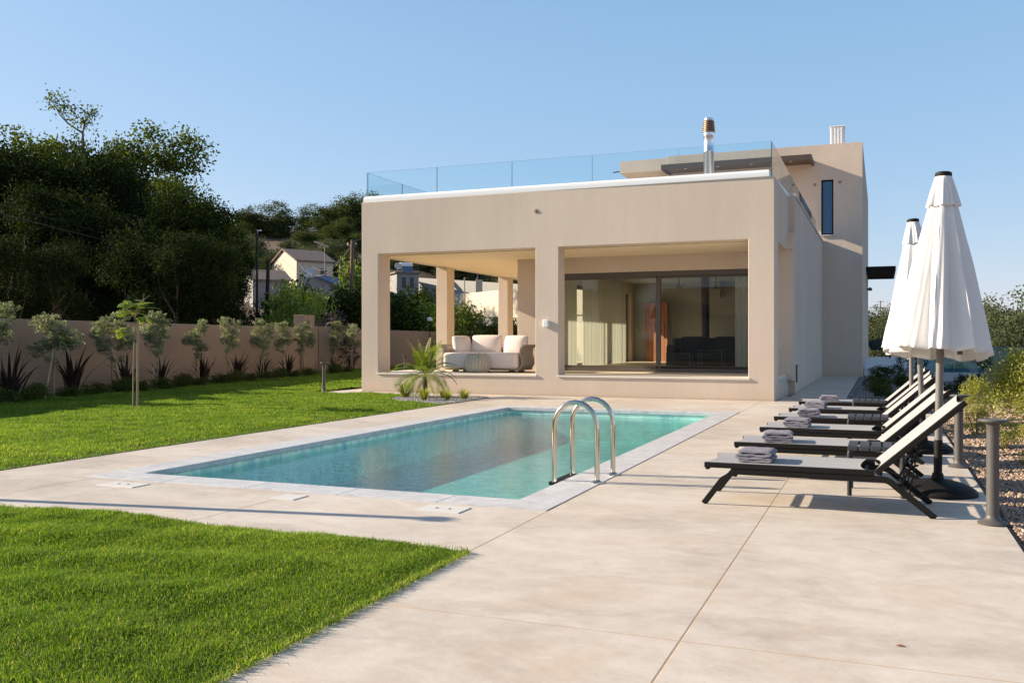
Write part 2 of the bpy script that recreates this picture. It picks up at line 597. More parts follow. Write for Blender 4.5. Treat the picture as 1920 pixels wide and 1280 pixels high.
class MB:
    def __init__(s):
        s.v, s.f, s.mi = [], [], []
        s.cur = 0

    def add(s, v, f):
        o = len(s.v)
        s.v += [tuple(p) for p in v]
        s.f += [tuple(i + o for i in q) for q in f]
        s.mi += [s.cur] * len(f)
        return s

    def box(s, x0, x1, y0, y1, z0, z1, mat=None):
        v = [(x0, y0, z0), (x1, y0, z0), (x1, y1, z0), (x0, y1, z0), (x0, y0, z1), (x1, y0, z1), (x1, y1, z1), (x0, y1, z1)]
        if mat is not None:
            v = [mat @ Vector(p) for p in v]
        return s.add(v, [(0, 3, 2, 1), (4, 5, 6, 7), (0, 1, 5, 4), (1, 2, 6, 5), (2, 3, 7, 6), (3, 0, 4, 7)])

    def beam(s, a, b, w, h, up=(0, 0, 1)):
        """rectangular bar from a to b"""
        a, b = Vector(a), Vector(b)
        t = (b - a).normalized()
        u = Vector(up)
        if abs(t.dot(u)) > .99:
            u = Vector((1, 0, 0))
        sx = t.cross(u).normalized()
        sz = sx.cross(t).normalized()
        v = []
        for p in (a, b):
            for i, j in ((-1, -1), (1, -1), (1, 1), (-1, 1)):
                v.append(p + sx * i * w / 2 + sz * j * h / 2)
        return s.add(v, [(3, 2, 1, 0), (4, 5, 6, 7), (0, 1, 5, 4), (1, 2, 6, 5), (2, 3, 7, 6), (3, 0, 4, 7)])

    def sweep(s, pts, prof, up=(0, 0, 1), closed=False, caps=True):
        """prof: list of (u,v) closed outline, u sideways, v along up; or per-point function"""
        pts = [Vector(p) for p in pts]
        n = len(pts)
        v, f = [], []
        for i, p in enumerate(pts):
            if closed:
                t = (pts[(i + 1) % n] - pts[i - 1]).normalized()
            else:
                t = (pts[min(i + 1, n - 1)] - pts[max(i - 1, 0)]).normalized()
            u = Vector(up)
            if abs(t.dot(u)) > .999:
                u = Vector((1, 0, 0))
            sx = t.cross(u).normalized()
            sz = sx.cross(t).normalized()
            # widen at corners
            k = 1.0
            if 0 < i < n - 1 and not closed:
                c = (pts[i] - pts[i - 1]).normalized().dot((pts[i + 1] - pts[i]).normalized())
                k = 1 / max(.5, math.sqrt((1 + c) / 2))
            pr = prof(i / (n - 1)) if callable(prof) else prof
            for (a, b) in pr:
                v.append(p + sx * a + sz * b * k)
        m = len(pr)
        rings = n if closed else n - 1
        for i in range(rings):
            for j in range(m):
                a = i * m + j
                b = i * m + (j + 1) % m
                c = ((i + 1) % n) * m + (j + 1) % m
                e = ((i + 1) % n) * m + j
                f.append((a, b, c, e))
        if caps and not closed:
            f.append(tuple(range(m))[::-1])
            f.append(tuple((n - 1) * m + j for j in range(m)))
        return s.add(v, f)

    def tube(s, pts, r, seg=8, caps=True):
        """round pipe along a path, frames carried along so it never twists"""
        rr = r if callable(r) else (lambda t: r)
        pts = [Vector(p) for p in pts]
        n = len(pts)
        tg = [(pts[min(i + 1, n - 1)] - pts[max(i - 1, 0)]).normalized() for i in range(n)]
        u = tg[0].orthogonal().normalized()
        v, f = [], []
        for i, p in enumerate(pts):
            if i:
                u = (u - tg[i] * u.dot(tg[i])).normalized()
            w2 = tg[i].cross(u)
            q = rr(i / (n - 1))
            for k in range(seg):
                a = 2 * PI * k / seg
                v.append(p + u * (q * math.cos(a)) + w2 * (q * math.sin(a)))
        for i in range(n - 1):
            for j in range(seg):
                a, b = i * seg + j, i * seg + (j + 1) % seg
                f.append((a, b, b + seg, a + seg))
        if caps:
            f.append(tuple(range(seg))[::-1])
            f.append(tuple((n - 1) * seg + j for j in range(seg)))
        return s.add(v, f)

    def lathe(s, prof, seg=24, at=(0, 0, 0), rmod=None):
        v, f = [], []
        n = len(prof)
        for k in range(seg):
            a = 2 * PI * k / seg
            for (r, z) in prof:
                q = r * (rmod(a, z) if rmod else 1)
                v.append((at[0] + q * math.cos(a), at[1] + q * math.sin(a), at[2] + z))
        for k in range(seg):
            for i in range(n - 1):
                a = k * n + i
                b = ((k + 1) % seg) * n + i
                f.append((a, b, b + 1, a + 1))
        if prof[-1][0] > 1e-5:
            f.append(tuple(k * n + n - 1 for k in range(seg)))
        if prof[0][0] > 1e-5:
            f.append(tuple(k * n for k in range(seg))[::-1])
        return s.add(v, f)

    def build(s, name, mat, parent=None, smooth=False, bevel=0, bseg=2, **props):
        me = bpy.data.meshes.new(name)
        me.from_pydata([tuple(p) for p in s.v], [], s.f)
        if any(s.mi):
            me.polygons.foreach_set("material_index", s.mi)
        me.validate(clean_customdata=False)
        bm = bmesh.new()
        bm.from_mesh(me)
        bmesh.ops.remove_doubles(bm, verts=bm.verts, dist=1e-5)
        bmesh.ops.recalc_face_normals(bm, faces=bm.faces)
        bm.to_mesh(me)
        bm.free()
        if smooth:
            me.polygons.foreach_set("use_smooth", [True] * len(me.polygons))
            me.set_sharp_from_angle(angle=R(42))
        o = put(name, me, mat, parent, **props)
        if bevel:
            b = o.modifiers.new("bevel", 'BEVEL')
            b.width = bevel
            b.segments = bseg
            b.limit_method = 'ANGLE'
            b.angle_limit = R(35)
            if smooth is False:
                me.polygons.foreach_set("use_smooth", [True] * len(me.polygons))
                b.harden_normals = True
        return o


def solid(adds, cuts=()):
    """one watertight mesh from overlapping boxes (x0,x1,y0,y1,z0,z1) minus boxes"""
    allb = list(adds) + list(cuts)
    ax = [sorted({round(b[i], 5) for b in allb} | {round(b[i + 1], 5) for b in allb}) for i in (0, 2, 4)]
    nx, ny, nz = (len(a) - 1 for a in ax)
    occ = np.zeros((nx + 2, ny + 2, nz + 2), bool)
    mid = [[(a[i] + a[i + 1]) / 2 for i in range(len(a) - 1)] for a in ax]
    for lst, val in ((adds, True), (cuts, False)):
        for b in lst:
            sl_ = []
            for k in range(3):
                idx = [i for i, m_ in enumerate(mid[k]) if b[2 * k] < m_ < b[2 * k + 1]]
                sl_.append(slice(idx[0] + 1, idx[-1] + 2))
            occ[tuple(sl_)] = val
    bm = bmesh.new()
    vd = {}

    def vv(i, j, k):
        if (i, j, k) not in vd:
            vd[(i, j, k)] = bm.verts.new((ax[0][i], ax[1][j], ax[2][k]))
        return vd[(i, j, k)]
    for i in range(nx):
        for j in range(ny):
            for k in range(nz):
                if not occ[i + 1, j + 1, k + 1]:
                    continue
                if not occ[i, j + 1, k + 1]:
                    bm.faces.new([vv(i, j, k), vv(i, j, k + 1), vv(i, j + 1, k + 1), vv(i, j + 1, k)])
                if not occ[i + 2, j + 1, k + 1]:
                    bm.faces.new([vv(i + 1, j, k), vv(i + 1, j + 1, k), vv(i + 1, j + 1, k + 1), vv(i + 1, j, k + 1)])
                if not occ[i + 1, j, k + 1]:
                    bm.faces.new([vv(i, j, k), vv(i + 1, j, k), vv(i + 1, j, k + 1), vv(i, j, k + 1)])
                if not occ[i + 1, j + 2, k + 1]:
                    bm.faces.new([vv(i, j + 1, k), vv(i, j + 1, k + 1), vv(i + 1, j + 1, k + 1), vv(i + 1, j + 1, k)])
                if not occ[i + 1, j + 1, k]:
                    bm.faces.new([vv(i, j, k), vv(i, j + 1, k), vv(i + 1, j + 1, k), vv(i + 1, j, k)])
                if not occ[i + 1, j + 1, k + 2]:
                    bm.faces.new([vv(i, j, k + 1), vv(i + 1, j, k + 1), vv(i + 1, j + 1, k + 1), vv(i, j + 1, k + 1)])
    bmesh.ops.dissolve_limit(bm, angle_limit=R(1), verts=bm.verts, edges=bm.edges)
    me = bpy.data.meshes.new("solid")
    bm.to_mesh(me)
    bm.free()
    return me


def solid_obj(name, adds, cuts, mat, parent=None, bevel=.012, **props):
    o = put(name, solid(adds, cuts), mat, parent, **props)
    if bevel:
        b = o.modifiers.new("bevel", 'BEVEL')
        b.width = bevel
        b.segments = 3
        b.limit_method = 'ANGLE'
        b.angle_limit = R(35)
    return o


def np_mesh(name, verts, faces, tint=None, k=4):
    """big mesh from arrays; every face has k corners"""
    me = bpy.data.meshes.new(name)
    verts = np.asarray(verts, np.float32)
    faces = np.asarray(faces, np.int32)
    me.vertices.add(len(verts))
    me.vertices.foreach_set("co", verts.ravel())
    me.loops.add(faces.size)
    me.loops.foreach_set("vertex_index", faces.ravel())
    me.polygons.add(len(faces))
    me.polygons.foreach_set("loop_start", np.arange(0, faces.size, k, dtype=np.int32))
    if tint is not None:
        a = me.attributes.new("tint", 'FLOAT', 'POINT')
        a.data.foreach_set("value", np.asarray(tint, np.float32))
    me.update(calc_edges=True)
    return me


def unit(n, g):
    v = g.normal(size=(n, 3))
    return v / np.linalg.norm(v, axis=1, keepdims=True)


def leaf_quads(pts, size, g, aspect=.5, dirs=None, tint=None):
    n = len(pts)
    u = unit(n, g) if dirs is None else dirs
    r = unit(n, g)
    v = np.cross(u, r)
    v /= np.linalg.norm(v, axis=1, keepdims=True) + 1e-9
    s = (size * g.uniform(.65, 1.25, n))[:, None]
    V = np.empty((n, 4, 3))
    V[:, 0] = pts - u * s * .5
    V[:, 1] = pts + v * s * aspect * .5
    V[:, 2] = pts + u * s * .5
    V[:, 3] = pts - v * s * aspect * .5
    Fq = np.arange(n * 4).reshape(n, 4)
    t = g.uniform(0, 1, n) if tint is None else tint
    return V.reshape(-1, 3), Fq, np.repeat(t, 4)


def crown_points(blobs, nclump, per, sigma, g, shell=.55):
    """clump centres through the blobs' volume (more near the skin), leaves round each"""
    vol = np.array([b[3] * b[4] * b[5] for b in blobs])
    pick = g.choice(len(blobs), nclump, p=vol / vol.sum())
    u = unit(nclump, g)
    rad = (shell + (1 - shell) * g.uniform(0, 1, nclump) ** .6) * g.uniform(.8, 1.12, nclump)
    B = np.array(blobs)[pick]
    C = B[:, :3] + u * rad[:, None] * B[:, 3:]
    L = np.repeat(C, per, axis=0)
    sg = np.repeat(sigma * g.uniform(.55, 1.35, nclump), per)[:, None]
    L = L + unit(len(L), g) * (g.uniform(0, 1, (len(L), 1)) ** .45) * 2.0 * sg * np.array([1, 1, .75])
    tint = np.clip(np.repeat(g.uniform(.15, .75, nclump), per) + g.normal(size=len(L)) * .16, 0, 1)
    return C, L, tint


def limb_mesh(base, top, targets, r0, g, nlimb=12, name="trunk", lean=.15):
    mb = MB()
    base, top = Vector(base), Vector(top)
    h = (top - base).length
    pts = []
    for i in range(7):
        t = i / 6
        p = base.lerp(top, t)
        if 0 < i < 6:
            p += Vector((g.normal() * .02 * h, g.normal() * .02 * h, 0))
        pts.append(p)
    mb.tube(pts, lambda t: r0 * (1.15 - .6 * t), 8)
    idx = g.choice(len(targets), min(nlimb, len(targets)), replace=False)
    for i in idx:
        e = Vector(targets[i])
        st = pts[int(g.integers(3, 7))]
        mid = st.lerp(e, .5) + Vector((g.normal() * .08 * h, g.normal() * .08 * h, abs(g.normal()) * .06 * h))
        q = [st, st.lerp(mid, .5) + Vector((0, 0, .02 * h)), mid, mid.lerp(e, .6), e]
        mb.tube(q, lambda t: max(r0 * .07, r0 * .42 * (1 - t)), 5)
    return mb


def tree_meshes(seed, blobs, nclump, per, sigma, leaf, aspect=.55, shell=.5, trunk=None, r0=.18, nlimb=14):
    g = np.random.default_rng(seed)
    C, L, t = crown_points(blobs, nclump, per, sigma, g, shell)
    V, Fq, tt = leaf_quads(L, leaf, g, aspect, tint=t)
    cm = np_mesh("crown", V, Fq, tt)
    tm = None
    if trunk is not None:
        mb = limb_mesh(trunk[0], trunk[1], C, r0, g, nlimb)
        me = bpy.data.meshes.new("trunk")
        me.from_pydata([tuple(p) for p in mb.v], [], mb.f)
        me.polygons.foreach_set("use_smooth", [True] * len(me.polygons))
        tm = me
    return cm, tm


def set_mat(me, m):
    if me is not None and not me.materials:
        me.materials.append(M[m])


def place_tree(kind, meshes, loc, scale, rz, leafmat, label, category="tree", group=None, bark='bark'):
    cm, tm = meshes
    set_mat(cm, leafmat)
    set_mat(tm, bark)
    o = empty(kind, loc, label, category, group, rz)
    sc = scale if isinstance(scale, (tuple, list)) else (scale,) * 3
    o.scale = sc
    if tm is not None:
        put("trunk", tm, None, o)
    put("crown", cm, None, o)
    return o


_w = [(rng.uniform(0, 2 * PI), rng.uniform(0, 2 * PI)) for _ in range(40)]


def wob(x, y, lam, k=6, off=0):
    """cheap smooth noise in -1..1 with typical wavelength lam"""
    s_ = 0
    for i in range(k):
        a, ph = _w[(i + off) % 40]
        q = 2 * PI / lam * (.7 + .6 * ((i * 37 + off * 11) % 10) / 10)
        s_ = s_ + np.sin(q * (np.cos(a) * x + np.sin(a) * y) + ph)
    return s_ / k * 1.5


def blades(xy, z, h, w_, g, bend=.5, tint=None):
    n = len(xy)
    a = g.uniform(0, 2 * PI, n)
    la = g.uniform(0, 2 * PI, n)
    ln = np.abs(g.normal(size=n)) * bend * h
    sx, sy = np.cos(a) * w_ / 2, np.sin(a) * w_ / 2
    lx, ly = np.cos(la) * ln, np.sin(la) * ln
    V = np.empty((n, 5, 3))
    V[:, 0, 0], V[:, 0, 1], V[:, 0, 2] = xy[:, 0] - sx, xy[:, 1] - sy, z
    V[:, 1, 0], V[:, 1, 1], V[:, 1, 2] = xy[:, 0] + sx, xy[:, 1] + sy, z
    V[:, 2, 0], V[:, 2, 1], V[:, 2, 2] = xy[:, 0] + sx * .75 + lx * .35, xy[:, 1] + sy * .75 + ly * .35, z + h * .6
    V[:, 3, 0], V[:, 3, 1], V[:, 3, 2] = xy[:, 0] - sx * .75 + lx * .35, xy[:, 1] - sy * .75 + ly * .35, z + h * .6
    V[:, 4, 0], V[:, 4, 1], V[:, 4, 2] = xy[:, 0] + lx, xy[:, 1] + ly, z + h * (1 - .35 * np.minimum(1, (ln / h) ** 2))
    b = (np.arange(n) * 5)[:, None]
    Fq = np.concatenate([b + np.array([0, 1, 2]), b + np.array([0, 2, 3]), b + np.array([3, 2, 4])], 1).reshape(-1, 3)
    t = np.repeat(g.uniform(0, 1, n) if tint is None else tint, 5)
    return V.reshape(-1, 3), Fq, t


# ================================================================== ground
def terr(x, y):
    x, y = np.asarray(x, float), np.asarray(y, float)
    z = FW[0] * x + FW[1] * y
    l_ = RT[0] * x + RT[1] * y
    px = 960 + F_PX * l_ / np.maximum(z, 8)
    px = np.clip(px, -1500, 3000)
    g = np.interp(px, [-1500, 600, 800, 1000, 1350, 1750, 2100, 3000], [1.15, 1.0, .85, .55, .2, .10, .10, .08])
    e = np.interp(z, [0, 42, 60, 100, 125, 150, 260, 600, 3000], [0, 0, 1.6, 6.6, 13.0, 19.4, 20, 14, 0])
    r = g * e
    far = np.clip((z - 45) / 40, 0, 1)
    return r - .14 + far * (wob(x, y, 26, 6, 3) * .9 + wob(x, y, 9, 6, 9) * .25)


def tz(p):
    return float(terr(p[0], p[1]))


def ground_point(px, Z):
    p = at(px, 600, Z)
    return Vector((p.x, p.y, tz(p)))


PX0, PX1, PY0, PY1 = -6.17, -2.50, 6.37, 15.10      # pool water edge
CX0, CX1, CY0, CY1 = -6.50, -2.18, 6.05, 15.50      # coping outer edge

gx = sorted(set(list(np.round(np.arange(-150, 100, 3.1), 3)) + [PX0 - .12, PX1 + .12, -3000, -1600, -900, -500, -320, -220, 140, 220, 320, 500, 900, 1600, 3000]))
gy = sorted(set(list(np.round(np.arange(-40, 230, 3.1), 3)) + [PY0 - .12, PY1 + .12, -3000, -1500, -700, -300, -120, 260, 320, 420, 600, 900, 1600, 3000]))
GX, GY = np.meshgrid(gx, gy, indexing='ij')
GZ = terr(GX, GY)
nyg = len(gy)
fs = []
for i in range(len(gx) - 1):
    for j in range(len(gy) - 1):
        mx, my = (gx[i] + gx[i + 1]) / 2, (gy[j] + gy[j + 1]) / 2
        if PX0 - .13 < mx < PX1 + .13 and PY0 - .13 < my < PY1 + .13:
            continue
        fs.append((i * nyg + j, (i + 1) * nyg + j, (i + 1) * nyg + j + 1, i * nyg + j + 1))
me = np_mesh("ground", np.stack([GX, GY, GZ], -1).reshape(-1, 3), fs)
me.polygons.foreach_set("use_smooth", [True] * len(me.polygons))
structure(put("ground", me, 'hill'))

# ------------------------------------------------------------------ pool deck
deck = MB()
gap = .003


def slab(x0, x1, y0, y1, xs=(), ys=()):
    X = [x0] + [v for v in xs if x0 < v < x1] + [x1]
    Y = [y0] + [v for v in ys if y0 < v < y1] + [y1]
    for a, b in zip(X, X[1:]):
        for c, e in zip(Y, Y[1:]):
            deck.box(a + gap, b - gap, c + gap, e - gap, -.10, 0)


YJ = (-4.6, -1.85, .9, 3.64, 6.05, 8.8, 11.6, 14.4, 17.2)
slab(-2.17, .75, -7.0, 18.50, (-.746,), YJ)
slab(-1.90, .75, 18.54, 20.0, (-.746,))
slab(-1.79, -.68, 20.0, 33.4, (), (22.8, 25.6, 28.4, 31.2))
slab(-7.5, -2.17, 4.69, 6.05, (-6.35, -4.24))
slab(-7.5, -6.50, 6.05, 15.5, (), (9.2, 12.35))
slab(-7.5, -2.17, 15.5, 18.50, (-4.85,), ())
slab(-11.95, -7.5, 17.35, 18.50, (-9.4,))
slab(-11.95, -11.30, 18.50, 31.0, (), (22, 25, 28))
o = structure(deck.build("pool_deck", 'concrete', bevel=.003))
jf = MB()
jf.box(-2.17, .745, -7, 18.5, -.06, -.0012)
jf.box(-7.5, -2.17, 4.69, 6.05, -.06, -.0012)
jf.box(-7.5, -2.175, 15.5, 18.5, -.06, -.0012)
jf.box(-7.5, -6.50, 6.05, 15.5, -.06, -.0012)
structure(jf.build("deck_joint_surface", 'joint'))
# dark edging between deck and gravel
eg = MB()
eg.box(.752, .768, -7, 20, -.12, -.004)
structure(eg.build("kerb_strip", 'charcoal'))

# coping tiles
cp = MB()
n = 5
for i in range(n):
    x0 = CX0 + (CX1 - CX0) * i / n
    x1 = CX0 + (CX1 - CX0) * (i + 1) / n
    cp.box(x0 + .002, x1 - .002, CY0, PY0 + .02, -.05, .004)
    cp.box(x0 + .002, x1 - .002, PY1 - .02, CY1, -.05, .004)
n = 10
for i in range(n):
    y0 = PY0 + .022 + (PY1 - PY0 - .044) * i / n
    y1 = PY0 + .022 + (PY1 - PY0 - .044) * (i + 1) / n
    cp.box(CX0, PX0 + .02, y0 + .002, y1 - .002, -.05, .004)
    cp.box(PX1 - .02, CX1, y0 + .002, y1 - .002, -.05, .004)
structure(cp.build("pool_coping_surface", 'coping', bevel=.004))
# basin
pb = solid_obj("pool_basin", [(PX0 - .1, PX1 + .1, PY0 - .1, PY1 + .1, -.70, -.052)], [(PX0, PX1, PY0, PY1, -.54, 1)], 'pooltile', None, .02)
structure(pb)
wm = MB()
wm.add([(PX0 - .01, PY0 - .01, -.105), (PX1 + .01, PY0 - .01, -.105), (PX1 + .01, PY1 + .01, -.105), (PX0 - .01, PY1 + .01, -.105)], [(0, 1, 2, 3)])
structure(wm.build("water", 'water'))

# skimmer lids
for i, (x, y, sx, sy, lb) in enumerate([
    (-5.82, 5.82, .38, .20, "white skimmer lid in the deck by the pool's near corner beside the long shadow"),
    (-4.18, 5.83, .20, .20, "small white drain cover at the middle of the deck strip"),
    (-2.88, 5.83, .34, .22, "white pool lid with two finger holes by the tip of the long shadow")]):
    e_ = empty("skimmer_lid", (x, y, .0), lb, "lid", "white lids set in the deck by the pool")
    m = MB()
    m.box(-sx / 2, sx / 2, -sy / 2, sy / 2, -.02, .007)
    m.build("cover", 'lid', e_, bevel=.004)
    if i != 1:
        for q in (-.05, .05):
            h = MB()
            h.lathe([(.013, .0072), (.013, .0085), (0, .0085)], 12, (q, 0, 0))
            h.build("finger_hole", 'charcoal', e_)

# ------------------------------------------------------------------ pool ladder
e_ = empty("pool_ladder", (-2.4, 7.62, 0), "polished steel pool ladder with two arched handrails at the water's edge", "ladder")
for y in (-.245, .245):
    m = MB()
    pts = [(-.19, y, -.53), (-.19, y, -.3), (-.19, y, .10), (-.19, y, .44)]
    for k in range(1, 12):
        a = PI - PI * k / 12
        pts.append((0.0 + .19 * math.cos(a), y, .46 + .19 * math.sin(a) * 1.12))
    pts += [(.19, y, .44), (.19, y, .2), (.19, y, .006)]
    m.tube(pts, .0215, 14)
    r_ = m.build("handrail", 'steel', e_, smooth=True)
    m = MB()
    m.lathe([(.0, .0042), (.055, .0045), (.054, .013), (.030, .020), (.023, .030), (.0, .030)], 24, (.19, y, 0))
    m.build("flange", 'steel', r_, smooth=True)
for z in (-.02, -.26):
    m = MB()
    m.box(-.235, -.145, -.27, .27, z - .018, z + .012)
    m.build("step", 'charcoal' if z > -.1 else 'white_metal', e_, bevel=.006)

# ================================================================== the house
XL, XR, YF = -11.28, -1.945, 18.53
XW = -1.80          # living-room side wall
YG = 21.0
Y2 = 31.9
UX0, UX1, UY1, UZ = -7.0, -.575, 45.5, 7.65
villa = empty("villa", (XR, YF, 0), "modern cream rendered villa with open corner porch and glazed roof terrace", "house")


def vo(o):
    """parent to the villa keeping world coordinates"""
    o.parent = villa
    o.matrix_parent_inverse = Matrix.Translation((-XR, -YF, 0))
    return o


adds = [
    (XL, XR, YF, YF + .42, 3.19, 4.41),                         # front beam and parapet
    (XL, -10.84, YF, 19.09, -.4, 3.2), (-6.94, -6.415, YF, 18.95, -.4, 3.2), (-2.445, XR, YF, 19.28, -.4, 3.2),
    (XL, XR, YF, 31.6, -.4, .40),                               # plinth
    (XL, XR, YF, 27.2, 3.19, 3.55), (XL, XW, 20.9, Y2 - .01, 3.19, 3.55),
    (XL, XL + .33, YF, 27.2, 3.19, 4.41), (XL, -8.1, 26.9, 27.2, 3.19, 4.41),
    (XL, XL + .33, 22.4, 22.85, -.4, 3.2), (XL, XL + .33, 26.75, 27.2, -.4, 3.2),
    (XR - .3, XR, YF, 21.75, 3.19, 4.41),
    (XW - .28, XW, 21.45, Y2 - .01, -.4, 4.41),                  # side wall
    (-8.34, -7.32, YG, YG + .3, .3, 3.2), (-7.32, -2.16, YG, YG + .3, 2.80, 3.2), (-2.16, XW, YG, 21.5, .3, 3.2),
    (-8.34, -8.06, YG, Y2 - .01, .3, 3.2),
    (-8.34, XW, 31.4, Y2 - .01, .3, 3.2),
]
cuts = [(-8.5, -8.0, 21.75, 31.0, .44, 2.79)]
vo(solid_obj("wall", adds, cuts, 'stucco', None, .016))
# upper storey
adds = [(UX0, UX1, Y2, UY1, -.4, UZ - .05), (UX0, UX1, Y2, Y2 + .3, UZ - .05, UZ), (UX1 - .3, UX1, Y2, UY1, UZ - .05, UZ),
        (-8.72, UX0, Y2 + .02, Y2 + 5.2, 7.17, UZ - .055)]
cuts = [(-1.85, -1.47, Y2 - .1, Y2 + .12, 4.66, 6.48)]
vo(solid_obj("upper_wall", adds, cuts, 'stucco', None, .016))
# floors and sills
m = MB()
m.box(-11.0, XR - .01, 19.0, 31.3, .39, .448)
m.box(-8.3, -2.1, 21.3, 31.3, .40, .452)
vo(m.build("floor", plain("porch_floor_tile", (.80, .67, .49, 1), .5, var=.06), None))
for a, b in ((-10.84, -6.94), (-6.415, -2.445)):
    m = MB()
    m.box(a - .03, b + .03, YF - .028, 19.02, .402, .445)
    vo(m.build("sill", plain("pale_marble_sill", (.70, .64, .56, 1), .4, var=.05), None, bevel=.005))
m = MB()
m.box(XR - .3, XR + .025, 19.285, 21.44, .35, .392)
vo(m.build("sill", 'coping', None, bevel=.005))
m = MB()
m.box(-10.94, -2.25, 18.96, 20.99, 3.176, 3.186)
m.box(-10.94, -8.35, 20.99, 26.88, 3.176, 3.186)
vo(m.build("ceiling_bounce_panel", stucco("ceiling_bounce_tint", (.84, .70, .50, 1), .03), None))  # added soffit panel, warm bounce light put into its paler golden colour
# white parapet cap: a rounded strip along front and sides
prof = [(-.20, 0.0), (-.20, .055), (-.185, .085), (-.15, .10), (.15, .10), (.185, .085), (.20, .055), (.20, 0)]
m = MB()
m.sweep([(XL + .165, 27.0, 4.405), (XL + .165, YF + .165, 4.405), (XR - .165, YF + .165, 4.405), (XR - .165, 21.9, 4.405)], prof)
vo(m.build("parapet_cap", 'cap', None, smooth=True))
m = MB()
m.sweep([(XW - .14, 21.5, 4.408), (XW - .14, Y2 - .02, 4.408)], [(p * .8, q) for p, q in prof])
vo(m.build("parapet_cap", 'stucco', None, smooth=True))

# glass balustrade
bal = vo(empty("balustrade", (0, 0, 0), "", ""))
for k in ('label', 'category'):
    del bal[k]


def pane(name, a, b, z0, z1, parent, mat=('rail_glass', 'glass_edge'), th=.017, edge=True):
    """upright glass sheet from a to b (xy), edges in the darker cut-glass colour"""
    a, b = Vector((*a, 0)), Vector((*b, 0))
    t = (b - a).normalized()
    nrm = Vector((-t.y, t.x, 0)) * th / 2
    v = []
    for z in (z0, z1):
        for p in (a - nrm, b - nrm, b + nrm, a + nrm):
            v.append((p.x, p.y, z))
    m = MB()
    m.add(v, [(0, 1, 5, 4), (2, 3, 7, 6)])
    m.cur = 1
    m.add(v, [(1, 2, 6, 5), (3, 0, 4, 7), (4, 5, 6, 7), (0, 3, 2, 1)])
    return m.build(name, list(mat), parent)


def glass_run(p, q, n, z0, z1, parent, name="glass_panel", **kw):
    p, q = Vector(p), Vector(q)
    for i in range(n):
        a, b = p.lerp(q, i / n), p.lerp(q, (i + 1) / n)
        t = (b - a).normalized() * .006
        a, b = a + t, b - t
        o = pane(name, a, b, z0, z1, None, **kw)
        o.parent = parent


glass_run((XL + .08, YF + .10), (XR - .07, YF + .10), 5, 4.47, 5.115, bal)
glass_run((XL + .08, YF + .14), (XL + .08, 27.0), 5, 4.47, 5.115, bal)
glass_run((XR - .07, YF + .14), (XR - .07, Y2 - .3), 6, 4.47, 5.115, bal)

# sliding glass door of the living room
sd = empty("sliding_door", (0, 0, 0), "", "")
for k in ('label', 'category'):
    del sd[k]
vo(sd)
m = MB()
fx0, fx1, fz0, fz1 = -7.318, -2.162, .455, 2.798
m.box(fx0, fx1, YG + .05, YG + .20, fz1 - .115, fz1)
m.box(fx0, fx1, YG + .05, YG + .20, fz0, fz0 + .085)
m.box(fx0, fx0 + .07, YG + .05, YG + .20, fz0 + .085, fz1 - .115)
m.box(fx1 - .07, fx1, YG + .05, YG + .20, fz0 + .085, fz1 - .115)
m.build("door_frame", 'bronze', sd, bevel=.004)
for x0, x1, y in ((fx0 + .07, -4.78, YG + .09), (-4.89, fx1 - .07, YG + .15)):
    m = MB()
    z0, z1 = fz0 + .085, fz1 - .115
    m.box(x0, x0 + .06, y - .025, y + .025, z0, z1)
    m.box(x1 - .11 if x1 > -4.8 and x1 < -4 else x1 - .06, x1, y - .025, y + .025, z0, z1)
    m.box(x0 + .06, x1 - .06, y - .025, y + .025, z1 - .045, z1)
    m.box(x0 + .06, x1 - .06, y - .025, y + .025, z0, z0 + .05)
    s_ = m.build("sash", 'bronze', sd, bevel=.003)
    m = MB()
    m.box(x0 + .055, x1 - .055, y - .010, y + .010, z0 + .045, z1 - .04)
    m.build("pane", 'glass', s_)
# left-hand glazing of the living room
m = MB()
y0_, y1_ = 21.76, 30.99
m.box(-8.30, -8.16, y0_, y1_, .455, .52)
m.box(-8.30, -8.16, y0_, y1_, 2.68, 2.785)
for y in (y0_, 23.15, 24.7, 26.8, 28.9, y1_ - .09):
    m.box(-8.28, -8.18, y, y + .09, .52, 2.68)
g2 = vo(m.build("patio_window", 'bronze', None, bevel=.003))
for a, b in ((y0_ + .09, 23.15), (23.24, 24.7), (24.79, 26.8), (26.89, 28.9), (28.99, y1_ - .09)):
    m = MB()
    m.box(-8.24, -8.22, a, b, .52, 2.68)
    m.build("pane", 'glass', g2)

# narrow blue window upstairs
m = MB()
wx0, wx1, wz0, wz1 = -1.849, -1.471, 4.661, 6.479
for b in ((wx0, wx0 + .045, wz0, wz1), (wx1 - .045, wx1, wz0, wz1), (wx0 + .045, wx1 - .045, wz0, wz0 + .05), (wx0 + .045, wx1 - .045, wz1 - .05, wz1)):
    m.box(b[0], b[1], Y2 + .02, Y2 + .09, b[2], b[3])
wf = vo(m.build("window", 'charcoal', None, bevel=.003))
m = MB()
m.box(wx0 + .04, wx1 - .04, Y2 + .05, Y2 + .065, wz0 + .045, wz1 - .045)
m.build("pane", 'blue_pane', wf)
m = MB()
m.box(wx0 - .04, wx1 + .05, Y2 - .055, Y2 + .06, wz0 - .035, wz0 + .0)
m.build("sill", 'coping', wf, bevel=.004)

